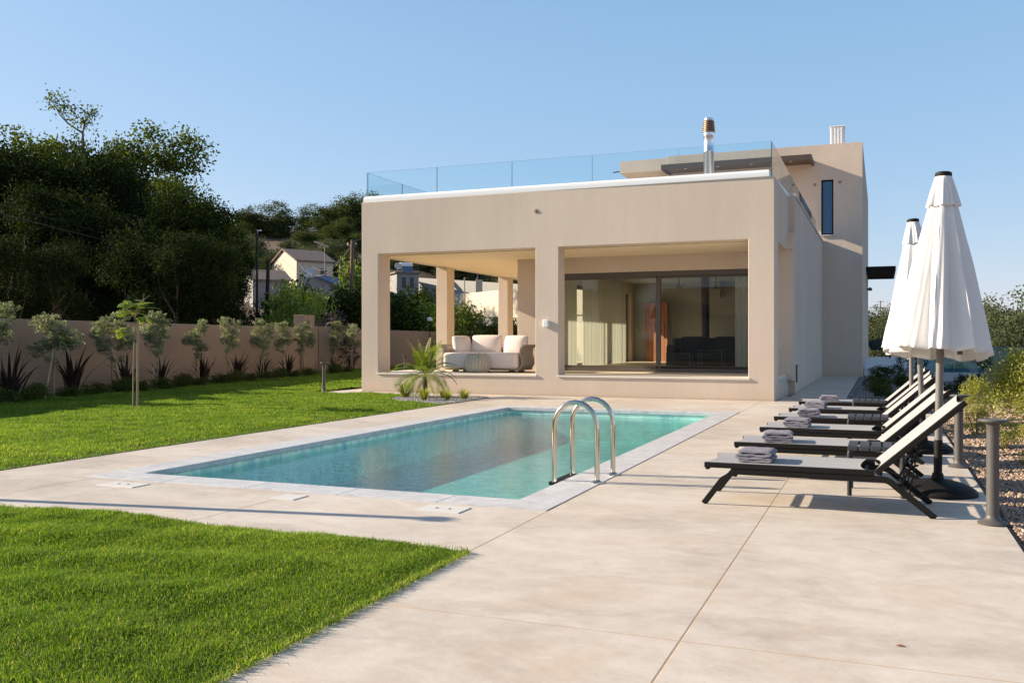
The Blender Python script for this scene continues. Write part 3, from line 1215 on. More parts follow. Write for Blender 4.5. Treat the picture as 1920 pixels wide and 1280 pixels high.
# canopy over the roof terrace
m = MB()
m.box(-6.95, -2.08, Y2 - 1.2, Y2 - 1.12, 6.965, 7.14)
m.box(-6.95, -6.87, Y2 - 1.12, Y2 - .003, 6.965, 7.14)
m.box(-2.16, -2.08, Y2 - 1.12, Y2 - .003, 6.965, 7.14)
m.box(-6.87, -2.16, Y2 - 1.12, Y2 - .003, 7.03, 7.12)
cn = vo(m.build("canopy", 'bronze_canopy', None, bevel=.004))
for x in (-6.2, -5.1, -4.0, -2.75):
    s_ = MB()
    s_.lathe([(.045, 7.012), (.045, 7.029), (0, 7.029)], 14, (x, Y2 - .8, 0))
    s_.build("spotlight", 'white_metal', cn)
# flue on the terrace
fl = MB()
fl.lathe([(.118, 3.5), (.118, 5.52), (.124, 5.53), (.124, 5.56), (.118, 5.57), (.118, 5.86), (.126, 5.88), (.13, 5.94), (.13, 5.97), (.10, 5.98)], 24, (-3.70, 21.3, 0))
fo = vo(fl.build("chimney", 'flue', None, smooth=True))
m = MB()
z = 5.97
pr = [(.10, z)]
for i in range(6):
    zz = z + .005 + i * .045
    r_ = .150 - .004 * i
    pr += [(r_ * .80, zz), (r_, zz + .010), (r_, zz + .022), (r_ * .80, zz + .034)]
pr += [(.11, z + .285), (.0, z + .285)]
m.lathe(pr, 28, (-3.70, 21.3, 0))
m.build("cowl", 'copper', fo, smooth=True)
m = MB()
m.lathe([(.112, z + .284), (.118, z + .30), (.105, z + .335), (.06, z + .35), (0, z + .35)], 24, (-3.70, 21.3, 0))
m.build("cap", 'flue', fo, smooth=True)
# ribbed white stack on the upper roof
m = MB()
bx0, bx1, by = -1.62, -1.19, Y2 + 1.0
m.box(bx0, bx1, by, by + .42, UZ - .1, 8.42)
for i in range(4):
    x = bx0 + .02 + i * .105
    m.box(x, x + .055, by - .028, by - .001, UZ - .1, 8.40)
for i in range(3):
    y = by + .03 + i * .13
    m.box(bx1 + .001, bx1 + .028, y, y + .07, UZ - .1, 8.40)
m.box(bx0 - .02, bx1 + .04, by - .04, by + .44, 8.421, 8.45)
vo(m.build("roof_stack", 'white_metal', None, bevel=.004))
# little dark pergola on the far side
m = MB()
m.box(UX1 + .002, .52, 38.9, 38.98, 3.93, 4.10)
m.box(UX1 + .002, .52, 44.4, 44.48, 3.93, 4.10)
m.box(.45, .52, 38.98, 44.4, 3.93, 4.10)
for i in range(22):
    y = 39.1 + i * .24
    m.box(UX1 + .002, .449, y, y + .10, 3.99, 4.06)
vo(m.build("side_pergola", 'charcoal', None))
m = MB()
m.lathe([(.0, 3.20), (.07, 3.20), (.09, 3.26), (.05, 3.33), (0, 3.33)], 14, (UX1 + .14, 40.0, 0))
m.beam((UX1 + .001, 40.0, 3.27), (UX1 + .14, 40.0, 3.27), .03, .03)
vo(m.build("wall_lamp", 'bollard', None, smooth=True))
# alarm siren box on the middle column, small vent caps
m = MB()
m.box(-6.745, -6.625, YF - .085, YF - .002, 1.47, 1.63)
vo(m.build("alarm_box", 'white_metal', None, bevel=.02, bseg=4))
for x, y, z in ((-6.93, YF, 3.98), (-1.27, Y2, 6.38), (-2.05, Y2, 6.34)):
    m = MB()
    m.lathe([(.05, 0), (.045, .012), (.02, .02), (0, .014)], 14)
    o = m.build("vent_cap", 'stucco_tan', None, smooth=True)
    vo(o)
    o.location = (x, y, z)
    o.rotation_euler = (R(90), 0, 0)
m = MB()
m.beam((XL - .002, 18.85, 3.86), (XL - .10, 18.85, 3.88), .07, .09)
vo(m.build("floodlight", 'white_metal', None, bevel=.01))
m = MB()
m.tube([(-8.72, Y2 + .2, 7.28), (-9.02, Y2 + .2, 7.25)], .02, 8)
vo(m.build("drain_spout", 'charcoal', None))
m = MB()
m.tube([(XW + .03, 21.5, .25), (XW + .03, 21.5, .62), (XW + .03, 21.75, .62)], .018, 8)
vo(m.build("garden_tap", 'bronze', None))

# ------------------------------------------------------------------ inside the living room
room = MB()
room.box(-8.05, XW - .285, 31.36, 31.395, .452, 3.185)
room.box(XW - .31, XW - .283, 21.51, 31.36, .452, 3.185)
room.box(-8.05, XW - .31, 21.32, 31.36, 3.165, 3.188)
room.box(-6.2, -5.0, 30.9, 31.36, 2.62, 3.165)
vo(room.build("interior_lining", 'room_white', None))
e_ = empty("front_door", (-7.60, 31.2, .452), "orange vertical board timber door standing inside the glazed living room", "door", None, R(-24))
m = MB()
m.box(0, .92, 0, .06, 0, 2.02)
m.build("door_leaf", 'door', e_, bevel=.004)
m = MB()
for i in range(1, 7):
    m.box(i * .131, i * .131 + .008, -.003, -.0005, .03, 2.0)
m.build("board_grooves", 'charcoal', e_)
m = MB()
m.tube([(.84, -.0, .8), (.84, -.05, .85), (.84, -.05, 1.25), (.84, -.0, 1.3)], .012, 8)
m.build("handle", 'charcoal', e_, smooth=True)


def curtain(p, q, label, z0=.46, z1=3.1):
    p, q = Vector((*p, 0)), Vector((*q, 0))
    L_ = (q - p).length
    t = (q - p).normalized()
    nn = Vector((-t.y, t.x, 0))
    N = int(L_ / .018)
    v, f = [], []
    for i in range(N + 1):
        s_ = i / N
        a = p + t * L_ * s_ + nn * (.035 * math.sin(s_ * L_ * 2 * PI / .13) + .012 * math.sin(s_ * L_ * 31))
        for z in (z0, (z0 + z1) / 2, z1):
            v.append((a.x, a.y, z))
    for i in range(N):
        for k in range(2):
            f.append((i * 3 + k, i * 3 + 3 + k, i * 3 + 4 + k, i * 3 + 1 + k))
    m = MB()
    m.add(v, f)
    o = m.build("curtain", 'curtain', None, smooth=True)
    return tag(o, label, "curtain", "sheer curtains inside the living room")


curtain((-7.86, 23.0), (-7.86, 24.2), "sheer pleated curtain bunched at the middle of the side glazing")
curtain((-7.86, 24.9), (-7.86, 29.5), "wide sunlit sheer curtain hanging near the timber door")
curtain((-3.15, 21.62), (-2.30, 21.62), "dim sheer curtain at the house corner end of the sliding door")

st = empty("wood_stove", (-4.42, 24.9, .452), "black freestanding wood stove with tall black flue inside the living room", "stove")
m = MB()
m.lathe([(.24, 0), (.26, .03), (.26, .72), (.22, .76), (.13, .80), (0, .80)], 24)
m.build("firebox", 'black_gloss', st, smooth=True)
m = MB()
m.lathe([(.11, .78), (.11, 2.70), (0, 2.70)], 20)
m.build("flue_pipe", 'black_gloss', st, smooth=True)


def cushion_mesh(mb, c, s, edge=6, rot=None, n=16, pinch=.06, puff=.5):
    """upholstered cushion: rounded slab, fuller in the middle, corners a little pulled in"""
    v, f = [], []
    q = [math.sin(PI / 2 * (2 * i / n - 1)) for i in range(n + 1)]
    for side in (1, -1):
        for a in q:
            for b in q:
                t = (max(0, 1 - abs(a) ** edge) ** .5) * (max(0, 1 - abs(b) ** edge) ** .5)
                t = t * (1 - puff + puff * (1 - a * a * .6) * (1 - b * b * .6))
                k = 1 - pinch * (1 - abs(a * b)) * 0 - pinch * (abs(a) ** 4 * abs(b) ** 4)
                p = Vector((s[0] / 2 * a * k, s[1] / 2 * side * t, s[2] / 2 * b * k))
                if rot is not None:
                    p = rot @ p
                v.append(p + Vector(c))
    N = n + 1
    for k in range(2):
        o = k * N * N
        for i in range(n):
            for j in range(n):
                x = o + i * N + j
                f.append((x, x + 1, x + N + 1, x + N) if k else (x, x + N, x + N + 1, x + 1))
    mb.add(v, f)


ds = empty("dark_sofa", (-4.02, 23.2, .452), "dark charcoal sofa with scatter cushions inside the glazed living room", "sofa")
m = MB()
m.box(-1.0, 1.0, -.45, .45, .08, .42)
m.box(-1.0, 1.0, .25, .45, .42, .80)
m.box(-1.0, -.82, -.45, .25, .42, .62)
m.box(.82, 1.0, -.45, .25, .42, .62)
m.build("sofa_body", 'dark_fabric', ds, bevel=.05, bseg=3)
for x in (-.45, .40):
    m = MB()
    cushion_mesh(m, (x, .12, .62), (.6, .2, .45), 5, Matrix.Rotation(R(-18), 3, 'X'))
    m.build("cushion", 'dark_fabric', ds, smooth=True)
for (x, y, hh, lb) in ((-4.55, 22.15, .42, "thin black framed low coffee table inside behind the sliding glass"), (-3.75, 21.95, .50, "small black framed side table inside near the dim curtain")):
    tb = empty("coffee_table", (x, y, .452), lb, "table", "thin framed tables in the living room")
    m = MB()
    m.box(-.3, .3, -.22, .22, hh - .02, hh)
    m.build("table_top", 'black_gloss', tb, bevel=.003)
    for sx in (-.28, .28):
        for sy in (-.2, .2):
            m = MB()
            m.box(sx - .01, sx + .01, sy - .01, sy + .01, 0, hh - .021)
            m.build("leg", 'bollard', tb)
for x, y, lb in ((-5.45, 26.4, "black ceiling fan inside close to the timber door"), (-4.52, 27.2, "black ceiling fan inside beside the tall stove flue")):
    fn = empty("ceiling_fan", (x, y, 2.75), lb, "fan", "black ceiling fans in the living room")
    m = MB()
    m.lathe([(.0, -.06), (.07, -.05), (.09, 0), (.05, .05), (.015, .06), (.015, .41), (0, .41)], 16)
    m.build("motor", 'black_gloss', fn, smooth=True)
    for k in range(4):
        m = MB()
        m.box(.08, .6, -.06, .06, -.006, .006, Matrix.Rotation(k * PI / 2 + .4, 4, 'Z') @ Matrix.Rotation(R(10), 4, 'X'))
        m.build("blade", 'black_gloss', fn)

# ================================================================== porch furniture
sf = empty("garden_sofa", (-8.66, 19.95, .448), "pale pink cushioned outdoor sofa with woven flared arms on the porch", "sofa")
W2, D2 = .97, .46
path = [(-W2, -D2, 0), (-W2, -.1, 0), (-W2, .25, 0)]
for k in range(1, 6):
    a = PI - PI / 2 * k / 6
    path.append((-W2 + .18 + .18 * math.cos(a), .28 + .18 * math.sin(a), 0))
path += [(-W2 + .2, D2, 0), (-.5, D2, 0), (0, D2, 0), (.5, D2, 0), (W2 - .2, D2, 0)]
for k in range(1, 6):
    a = PI / 2 - PI / 2 * k / 6
    path.append((W2 - .18 + .18 * math.cos(a), .28 + .18 * math.sin(a), 0))
path += [(W2, .25, 0), (W2, -.1, 0), (W2, -D2, 0)]
pf = [(.10, .05), (-.02, .09), (-.075, .18), (-.07, .30), (-.03, .44), (-.05, .54), (-.13, .62), (-.13, .645), (-.09, .64), (-.01, .56), (.01, .44), (-.03, .30), (-.035, .19), (.02, .11), (.10, .09)]
m = MB()
m.sweep(path, pf)
shell_ = m.build("shell", 'rattan', sf, smooth=True)
m = MB()
m.box(-W2 + .02, W2 - .02, -D2 + .02, D2 - .02, .045, .10)
m.build("base", 'rattan', sf, bevel=.01)
for x in (-.72, .72):
    for y in (-.3, .3):
        m = MB()
        m.box(x - .06, x + .06, y - .05, y + .05, 0, .046)
        m.build("foot", 'bronze', sf)
m = MB()
m.box(-.94, .94, -.56, .40, .085, .455)
m.build("seat_cushion", 'cushion', sf, bevel=.075, bseg=5)
for (x, y, z, sx, ry, rz) in ((-.72, .06, .62, .52, 0, 62), (-.16, .26, .64, .78, 0, 4), (.60, .24, .63, .62, 0, -8)):
    m = MB()
    cushion_mesh(m, (x, y, z), (sx, .27, .47), 5, Matrix.Rotation(R(rz), 3, 'Z') @ Matrix.Rotation(R(-16), 3, 'X'))
    m.build("back_cushion", 'cushion', sf, smooth=True)
tb = empty("barrel_table", (-8.66, 19.30, .448), "round ribbed taupe side table standing before the pale pink sofa", "table")
m = MB()
m.lathe([(.20, 0), (.235, .02), (.275, .08), (.300, .16), (.298, .24), (.27, .33), (.235, .40), (.225, .415)], 220, (0, 0, 0), lambda a, z: 1 + .07 * min(1, max(0, math.sin(a * 24) * 1.6 + .3)))
m.build("barrel_body", 'barrel', tb, smooth=True)
m = MB()
m.lathe([(0, .412), (.222, .412), (.228, .425), (.222, .436), (0, .436)], 40)
m.build("table_top", 'barrel', tb, smooth=True)
for x, y, h, r_, lb in ((-8.70, 19.27, .085, .022, "small clear glass on the round ribbed table, taller of two"), (-8.61, 19.30, .05, .032, "low white cup on the round ribbed table")):
    m = MB()
    m.lathe([(r_ * .8, 0), (r_, h), (r_ * .9, h), (r_ * .7, .006), (0, .006)], 16)
    o = m.build("cup", 'white_metal' if h < .06 else 'glass', None, smooth=True)
    o.location = (x, y, .885)
    tag(o, lb, "cup")

# ================================================================== pool side: loungers
LX0 = -1.205


def make_lounger():
    o = empty("sun_lounger", (0, 0, 0), "", "lounger", "sun loungers in a row beside the pool")
    WD = .63
    pv = (1.17, .287)
    an = R(42)
    bl = .745
    bt = (pv[0] + bl * math.cos(an), pv[1] + bl * math.sin(an))
    m = MB()
    for y in (.0, WD - .028):
        m.box(0, 1.16, y, y + .028, .268, .306)
    m.box(.004, .03, .028, WD - .028, .250, .272)
    m.box(1.09, 1.115, .028, WD - .028, .252, .274)
    m.build("seat_frame", 'charcoal', o, bevel=.004)
    m = MB()
    for y in (.0, WD - .028):
        c = y + .014
        m.sweep([(pv[0], c, pv[1]), ((pv[0] + bt[0]) / 2, c, (pv[1] + bt[1]) / 2), (bt[0], c, bt[1])], [(-.014, -.019), (.014, -.019), (.014, .019), (-.014, .019)])
    m.tube([(pv[0] + .03, .02, pv[1] - .006), (pv[0] + .03, WD - .02, pv[1] - .006)], .012, 8)
    m.tube([(bt[0] - .03, .02, bt[1] - .05), (bt[0] - .03, WD - .02, bt[1] - .05)], .012, 8)
    m.build("back_frame", 'charcoal', o, bevel=.003)

    def leg(pts, y):
        m = MB()
        m.sweep([(p[0], y, p[1]) for p in pts], [(-.0125, -.021), (.0125, -.021), (.0125, .021), (-.0125, .021)])
        return m.build("leg", 'charcoal', o, bevel=.003)
    for y in (.016, WD - .016):
        f_ = [(-.005, 0.003), (.13, .185)]
        for k in range(7):
            a = R(143 - 53 * k / 6)
            f_.append((.245 + .09 * math.cos(a), .157 + .09 * math.sin(a)))
        f_ += [(.62, .246)]
        leg(f_, y)
        b_ = [(.62, .246), (1.19, .246)]
        for k in range(7):
            a = R(90 - 50 * k / 6)
            b_.append((1.20 + .12 * math.cos(a), .126 + .12 * math.sin(a)))
        b_ += [(1.54, .003)]
        leg(b_, y)
    m = MB()
    m.tube([(1.33, .02, .18), (1.33, WD - .02, .18)], .011, 8)
    m.tube([(.22, .02, .225), (.22, WD - .02, .225)], .011, 8)
    m.build("stretcher", 'charcoal', o, smooth=True)

    def sling(p0, p1, sag, lift, name):
        N, K = 14, 10
        v, f = [], []
        t = Vector((p1[0] - p0[0], 0, p1[1] - p0[1]))
        L_ = t.length
        t.normalize()
        nn = Vector((-t.z, 0, t.x))
        for i in range(N + 1):
            for j in range(K + 1):
                s_, u = i / N, j / K
                yy = .016 + u * (WD - .032)
                q = 1 - (2 * u - 1) ** 2
                endc = .035 * q                      # ends curve in between the rails
                x = endc + (L_ - 2 * endc) * s_
                p = Vector((p0[0], yy, p0[1])) + t * x + nn * (lift - sag * q * (.5 + .5 * min(1, 6 * s_ * (1 - s_))))
                v.append(p)
        n0 = len(v)
        v += [p - nn * .003 for p in v]
        for i in range(N):
            for j in range(K):
                a = i * (K + 1) + j
                f.append((a, a + 1, a + K + 2, a + K + 1))
                f.append((a + n0, a + n0 + K + 1, a + n0 + K + 2, a + n0 + 1))
        for i in range(N):
            for j in (0, K):
                a = i * (K + 1) + j
                f.append((a, a + K + 1, a + K + 1 + n0, a + n0))
        for j in range(K):
            for i in (0, N):
                a = i * (K + 1) + j
                f.append((a, a + 1, a + 1 + n0, a + n0))
        mm = MB()
        mm.add(v, f)
        return mm.build(name, 'sling', o, smooth=True)
    sling((0.0, .287), (1.10, .287), .018, .021, "seat_sling")
    sling((pv[0] + .012 * math.cos(an), pv[1] + .012 * math.sin(an)), bt, .028, .021, "back_sling")
    for y in (.06, WD - .06):
        m = MB()
        q = (pv[0] + .42 * math.cos(an), pv[1] + .42 * math.sin(an) - .02)
        m.beam((q[0], y, q[1]), (1.33, y, .20), .012, .03, (0, 1, 0))
        m.beam((1.33, y, .20), (1.24, y, .235), .012, .03, (0, 1, 0))
        m.beam((q[0] - .04, y, q[1] - .03), (1.375, y, .10), .010, .028, (0, 1, 0))
        for k in range(4):
            m.beam((1.40 + .01 * k, y, .34 - .07 * k), (1.44 + .01 * k, y, .35 - .07 * k), .010, .012, (0, 1, 0))
        m.build("ratchet_stay", 'black', o)
    return o


LY = [6.74, 8.17, 9.66, 11.06, 12.50, 13.92]
LL = ["grey sling sun lounger with charcoal frame, the first beside the front parasol base",
      "grey sling sun lounger between the first slatted table and the second parasol base",
      "grey sling sun lounger, third in the row counting from the big bollard",
      "grey sling sun lounger just past the second slatted table",
      "grey sling sun lounger, second from the house end of the row",
      "grey sling sun lounger at the house end of the row"]
proto = make_lounger()
for i, y in enumerate(LY):
    o = proto if i == 0 else copy_tree(proto)
    o.location = (LX0 + random.uniform(-.02, .02) * (i > 0) + i * .018, y, 0)
    o.rotation_euler.z = R([0.0, .6, -.5, .3, -.8, .4][i])
    o['label'] = LL[i]


def make_towel(seed):
    """folded towel: one thick strip laid to and fro"""
    g = random.Random(seed)
    th = .0125
    mid = [(.0, .013)]
    Lx = .235
    z = .013
    pts = []
    side = 1
    for lay in range(4):
        xs = [i / 8 * Lx for i in range(9)]
        if side < 0:
            xs = xs[::-1]
        for x in xs:
            pts.append((x - Lx / 2, z + .003 * math.sin(x * 40 + lay * 2) + (.006 if lay == 3 else 0) * math.sin(x / Lx * PI)))
        if lay < 3:
            cx = pts[-1][0]
            for k in range(1, 5):
                a = -PI / 2 + PI * k / 5
                pts.append((cx + side * .0145 * math.cos(a), z + .0145 + .0145 * math.sin(a)))
        z += .029
        side = -side
    NY = 15
    v, f = [], []
    n_ = len(pts)
    nor = []
    for i in range(n_):
        a = Vector(pts[max(i - 1, 0)])
        b = Vector(pts[min(i + 1, n_ - 1)])
        t = (b - a).normalized()
        nor.append(Vector((-t.y, t.x)))
    ring = [Vector(p) + nn * th for p, nn in zip(pts, nor)] + [Vector(p) - nn * th for p, nn in zip(pts, nor)][::-1]
    K = len(ring)
    for j in range(NY + 1):
        y = -.155 + .31 * j / NY
        e = 1 if 0 < j < NY else .80
        for i, p in enumerate(ring):
            c = Vector(pts[i if i < n_ else K - 1 - i])
            q = c + (p - c) * e
            v.append((q.x + g.gauss(0, .0016), y + g.gauss(0, .002), max(.002, q.y + g.gauss(0, .0016))))
    for j in range(NY):
        for i in range(K):
            a = j * K + i
            b = j * K + (i + 1) % K
            f.append((a, b, b + K, a + K))
    for i in range(n_ - 1):
        a, b = i, i + 1
        f.append((a, K - 1 - a, K - 1 - b, b))
        o = NY * K
        f.append((o + a, o + b, o + K - 1 - b, o + K - 1 - a))
    mm = MB()
    mm.add(v, f)
    return mm


TL = ["folded grey towel on the lounger by the front parasol",
      "folded grey towel on the second lounger along the pool",
      "folded grey towel on the third lounger along the pool",
      "folded grey towel on the lounger past the second slatted table",
      "folded grey towel on the last but one lounger towards the house",
      "folded grey towel on the lounger at the house end"]
tw = [make_towel(k).build("towel", 'towel', None, smooth=True) for k in (1, 2, 3)]
tx = [.335, .325, .35, .345, .32, .40]
for i, y in enumerate(LY):
    o = tw[i] if i < 3 else tw[i % 3].copy()
    if i >= 3:
        COL.objects.link(o)
    o.location = (LX0 + .018 * i + tx[i], y + .31, .297)
    o.rotation_euler.z = R([-3, 4, -2, 5, -5, 2][i])
    o.scale = (.92, .92, .74)
    tag(o, TL[i], "towel", "folded towels on the sun loungers")


def make_side_table():
    o = empty("slatted_table", (0, 0, 0), "", "table", "small slatted tables between the loungers")
    for x in (.02, .40):
        for y in (.025, .42):
            m = MB()
            m.tube([(x, y, 0), (x, y, .30)], .018, 12)
            m.build("leg", 'table_grey', o, smooth=True)
    for y in (.025, .42):
        m = MB()
        pts = [(.02, y, .29)]
        for k in range(6):
            a = R(180 - 90 * k / 5)
            pts.append((.065 + .045 * math.cos(a), y, .322 + .045 * math.sin(a)))
        for k in range(6):
            a = R(90 - 90 * k / 5)
            pts.append((.355 + .045 * math.cos(a), y, .322 + .045 * math.sin(a)))
        pts.append((.40, y, .29))
        m.tube(pts, .018, 10)
        m.build("rail", 'table_grey', o, smooth=True)
    xs = [.008, .092, .176, .260, .344]
    for x in xs:
        m = MB()
        x1 = x + .070
        pts = []
        for k in range(6):
            a = R(180 - 90 * k / 5)
            pts.append((0, .035 + .035 * math.cos(a), .348 + .030 * math.sin(a)))
        for k in range(6):
            a = R(90 - 90 * k / 5)
            pts.append((0, .41 + .035 * math.cos(a), .348 + .030 * math.sin(a)))
        m.sweep([(x + .035, p[1], p[2]) for p in pts], [(-.035, -.006), (.035, -.006), (.035, .006), (-.035, .006)])
        m.build("slat", 'table_grey', o, bevel=.003)
    return o


tp = make_side_table()
for i, (x, y, lb) in enumerate([(-.25, 7.50, "dark grey slatted side table between the two loungers nearest the big bollard"),
                                (-.345, 10.42, "dark grey slatted side table between the third and fourth lounger"),
                                (-.37, 13.22, "dark grey slatted side table between the two loungers by the house")]):
    o = tp if i == 0 else copy_tree(tp)
    o.location = (x, y, 0)
    o['label'] = lb


def make_parasol(seed):
    g = random.Random(seed)
    o = empty("parasol", (0, 0, 0), "", "parasol", "closed white parasols behind the loungers")
    m = MB()
    m.lathe([(.0, .0), (.285, .0), (.29, .012), (.285, .035), (.25, .062), (.19, .088), (.10, .108), (.045, .118), (.04, .16), (0, .16)], 48)
    m.build("base", 'black', o, smooth=True)
    m = MB()
    m.lathe([(.031, .12), (.031, .36), (.034, .362), (.034, .40), (.031, .402), (.031, .42)], 20)
    m.tube([(.03, 0, .34), (.075, 0, .34)], .009, 8)
    m.build("socket", 'black', o, smooth=True)
    m = MB()
    m.tube([(0, 0, .40), (0, 0, 2.46)], .0285, 18)
    m.build("pole", 'pole', o, smooth=True)
    # canopy: eight ribs, loose pleats hanging between them
    NS, NZ = 192, 44
    ph = [g.uniform(-.45, .45) for _ in range(8)]
    dep = [g.uniform(.45, 1.45) for _ in range(8)]
    v, f = [], []

    def rad(a, s_):
        k = a / (2 * PI) * 8
        i = int(k) % 8
        u = k - int(k)
        uu = u + ph[i] * u * (1 - u) * 1.6
        rib = abs(math.cos(PI * uu)) ** 2.2         # 1 on a rib, 0 between
        base = .055 + .315 * s_ ** .88
        fold = 1 - (.30 * dep[i]) * (1 - rib) * min(1, .35 + 1.0 * s_)
        wr = .030 * math.sin(a * 17 + i * 1.7 + s_ * 2.2) * s_ + .016 * math.sin(a * 37 + 3 * i + s_ * 5) * s_ + .02 * math.sin(s_ * 7 + i * 2.1) * (1 - rib)
        return base * (fold + wr), rib, i
    for iz in range(NZ + 1):
        s_ = iz / NZ
        for ia in range(NS):
            a = 2 * PI * ia / NS
            r_, rib, i = rad(a, s_)
            hem = 1.150 - .022 * (1 - rib) - .105 * (1 + math.sin(a)) / 2 + .010 * math.sin(a * 3 + seed)
            z = 2.40 + (hem - 2.40) * s_
            v.append((r_ * math.cos(a), r_ * math.sin(a), z + .006 * math.sin(s_ * 17 + i * 2)))
    for iz in range(NZ):
        for ia in range(NS):
            a = iz * NS + ia
            b = iz * NS + (ia + 1) % NS
            f.append((a, b, b + NS, a + NS))
    m = MB()
    m.add(v, f)
    c = m.build("canopy", 'canvas', o, smooth=True)
    so_ = c.modifiers.new("thickness", 'SOLIDIFY')
    so_.thickness = .002
    v, f = [], []
    NZ2 = 16
    for iz in range(NZ2 + 1):
        s_ = iz / NZ2
        for ia in range(NS):
            a = 2 * PI * ia / NS
            r_, rib, i = rad(a, .28 * s_)
            r_ = .058 + (.050 + .016 * rib) * s_ ** .9 + .006 * math.sin(a * 16) * s_ + .004 * math.sin(a * 5 + 1) * s_
            z = 2.475 - .235 * s_ - .012 * (1 - rib) * s_
            v.append((r_ * math.cos(a), r_ * math.sin(a), z))
    for iz in range(NZ2):
        for ia in range(NS):
            a = iz * NS + ia
            b = iz * NS + (ia + 1) % NS
            f.append((a, b, b + NS, a + NS))
    m = MB()
    m.add(v, f)
    vt = m.build("vent_cap", 'canvas', o, smooth=True)
    so_ = vt.modifiers.new("thickness", 'SOLIDIFY')
    so_.thickness = .002
    m = MB()
    m.lathe([(0, 2.455), (.055, 2.46), (.062, 2.475), (.060, 2.50), (.045, 2.508), (0, 2.508)], 20)
    m.build("finial", 'black', o, smooth=True)
    for k in range(8):
        a = 2 * PI * k / 8
        m = MB()
        m.tube([(.05 * math.cos(a), .05 * math.sin(a), 2.36), (.315 * math.cos(a), .315 * math.sin(a), 1.17)], .009, 6)
        m.build("rib", 'charcoal', o, smooth=True)
    m = MB()
    m.beam((.15, -.10, 1.17), (.15, -.10, 1.09), .035, .035)
    m.build("strap", 'bronze', o)
    return o


PL = ["closed white parasol on a grey pole, the big front one by the first lounger",
      "closed white parasol half hidden behind the front one, leaning slightly",
      "closed white parasol at the house end, mostly hidden behind the other two"]
for i, (x, y, lean, rz) in enumerate([(.405, 7.88, 1.0, 10), (.425, 10.80, -2.6, 33), (.385, 13.66, -.5, 20)]):
    o = make_parasol(i + 3)
    o.location = (x, y, 0)
    o.rotation_euler = (0, R(lean), R(rz - 20))
    o['label'] = PL[i]


def make_bollard():
    o = empty("bollard_light", (0, 0, 0), "", "bollard light", "low bollard lights round the garden")
    m = MB()
    m.lathe([(0, 0), (.090, 0), (.092, .010), (.080, .020), (.055, .030), (.043, .045), (.040, .06)], 28)
    m.build("base_flange", 'bollard', o, smooth=True)
    m = MB()
    m.lathe([(.040, .045), (.038, .58), (.0385, .585), (.0385, .64), (.042, .645), (.042, .655), (0, .655)], 28)
    m.build("post", 'bollard', o, smooth=True)
    m = MB()
    m.lathe([(.045, .652), (.086, .668), (.090, .676), (.086, .683), (0, .685)], 32)
    m.build("cap", 'bollard', o, smooth=True)
    return o


bp = make_bollard()
for i, (x, y, z, lb) in enumerate([
    (.672, 6.70, 0, "tall grey bollard light at the deck edge, in front of all the others"),
    (.675, 9.58, 0, "grey bollard light behind the first lounger's backrest"),
    (.66, 13.05, 0, "grey bollard light beyond the backrests near the dark planting bed"),
    (.66, 16.4, 0, "small grey bollard light farthest along the deck's gravel edge"),
    (-11.80, 17.75, 0, "grey bollard light on the lawn beside the porch corner"),
    (-14.6, 26.7, 0, "small grey bollard light seen through the porch behind the palm"),
    (-17.4, 29.6, 0, "dim grey bollard light near the garden wall's end shrubs")]):
    o = bp if i == 0 else copy_tree(bp)
    o.location = (x, y, z)
    o['label'] = lb

# garden shower just outside the picture; its shadow falls across the deck
sh = empty("garden_shower", (-8.02, 4.60, 0), "slim steel garden shower post with round head on the lawn edge", "shower")
m = MB()
m.tube([(0, 0, 0), (0, 0, 2.26)], .045, 14)
m.build("post", 'steel', sh, smooth=True)
m = MB()
m.lathe([(0, 2.24), (.09, 2.24), (.09, 2.28), (0, 2.28)], 20)
m.build("shower_head", 'steel', sh, smooth=True)
# one dry leaf on the concrete
p = at(1688, 1211, 1)
k = EYE / (EYE - p.z)
m = MB()
m.add([(-.03, 0, .004), (0, .012, .012), (.035, 0, .006), (0, -.014, .003)], [(0, 3, 1), (3, 2, 1)])
o = m.build("dry_leaf", 'dry_leaf', None)
o.location = (p.x * k, p.y * k, 0)
o.scale = (.6, .6, .6)
tag(o, "small curled brown leaf lying alone on the bare concrete", "leaf")

# ================================================================== lawns
GBED = [(-9.45, 17.33), (-9.25, 16.2), (-8.6, 15.3), (-7.62, 15.15), (-7.50, 15.6), (-7.5, 17.33)]   # palm bed outline


def in_poly(x, y, P_):
    ins = np.zeros(np.shape(x), bool)
    for (x0, y0), (x1, y1) in zip(P_, P_[1:] + P_[:1]):
        c = ((y0 > y) != (y1 > y)) & (x < (x1 - x0) * (y - y0) / (y1 - y0 + 1e-12) + x0)
        ins ^= c
    return ins


def wall_x(y):
    return -16.57 - .1724 * (y - 13.3)


def lawn_in(x, y):
    a = (x < -2.172) & (x > -13) & (y < 4.685) & (y > -1)
    b = (x < -7.502) & (y >= 4.685) & (y < 50) & (x > wall_x(y) - .1)
    b &= ~((x > -11.96) & (y > 17.34))
    b &= ~in_poly(x, y, GBED)
    return a | b


def lawn_edge(x, y):
    """0 at the mown edges along the paving, 1 inside the lawn"""
    dx = np.minimum(np.abs(x + 2.172), np.abs(x + 7.502))
    return np.clip(dx / .22, 0, 1)


def lawn_z(x, y):
    z = np.maximum(.004, .018 + .013 * wob(x, y, .6, 6, 0) + .020 * wob(x, y, 1.9, 6, 7) + .006 * wob(x, y, .27, 6, 13))
    return .003 + (z - .003) * lawn_edge(x, y)


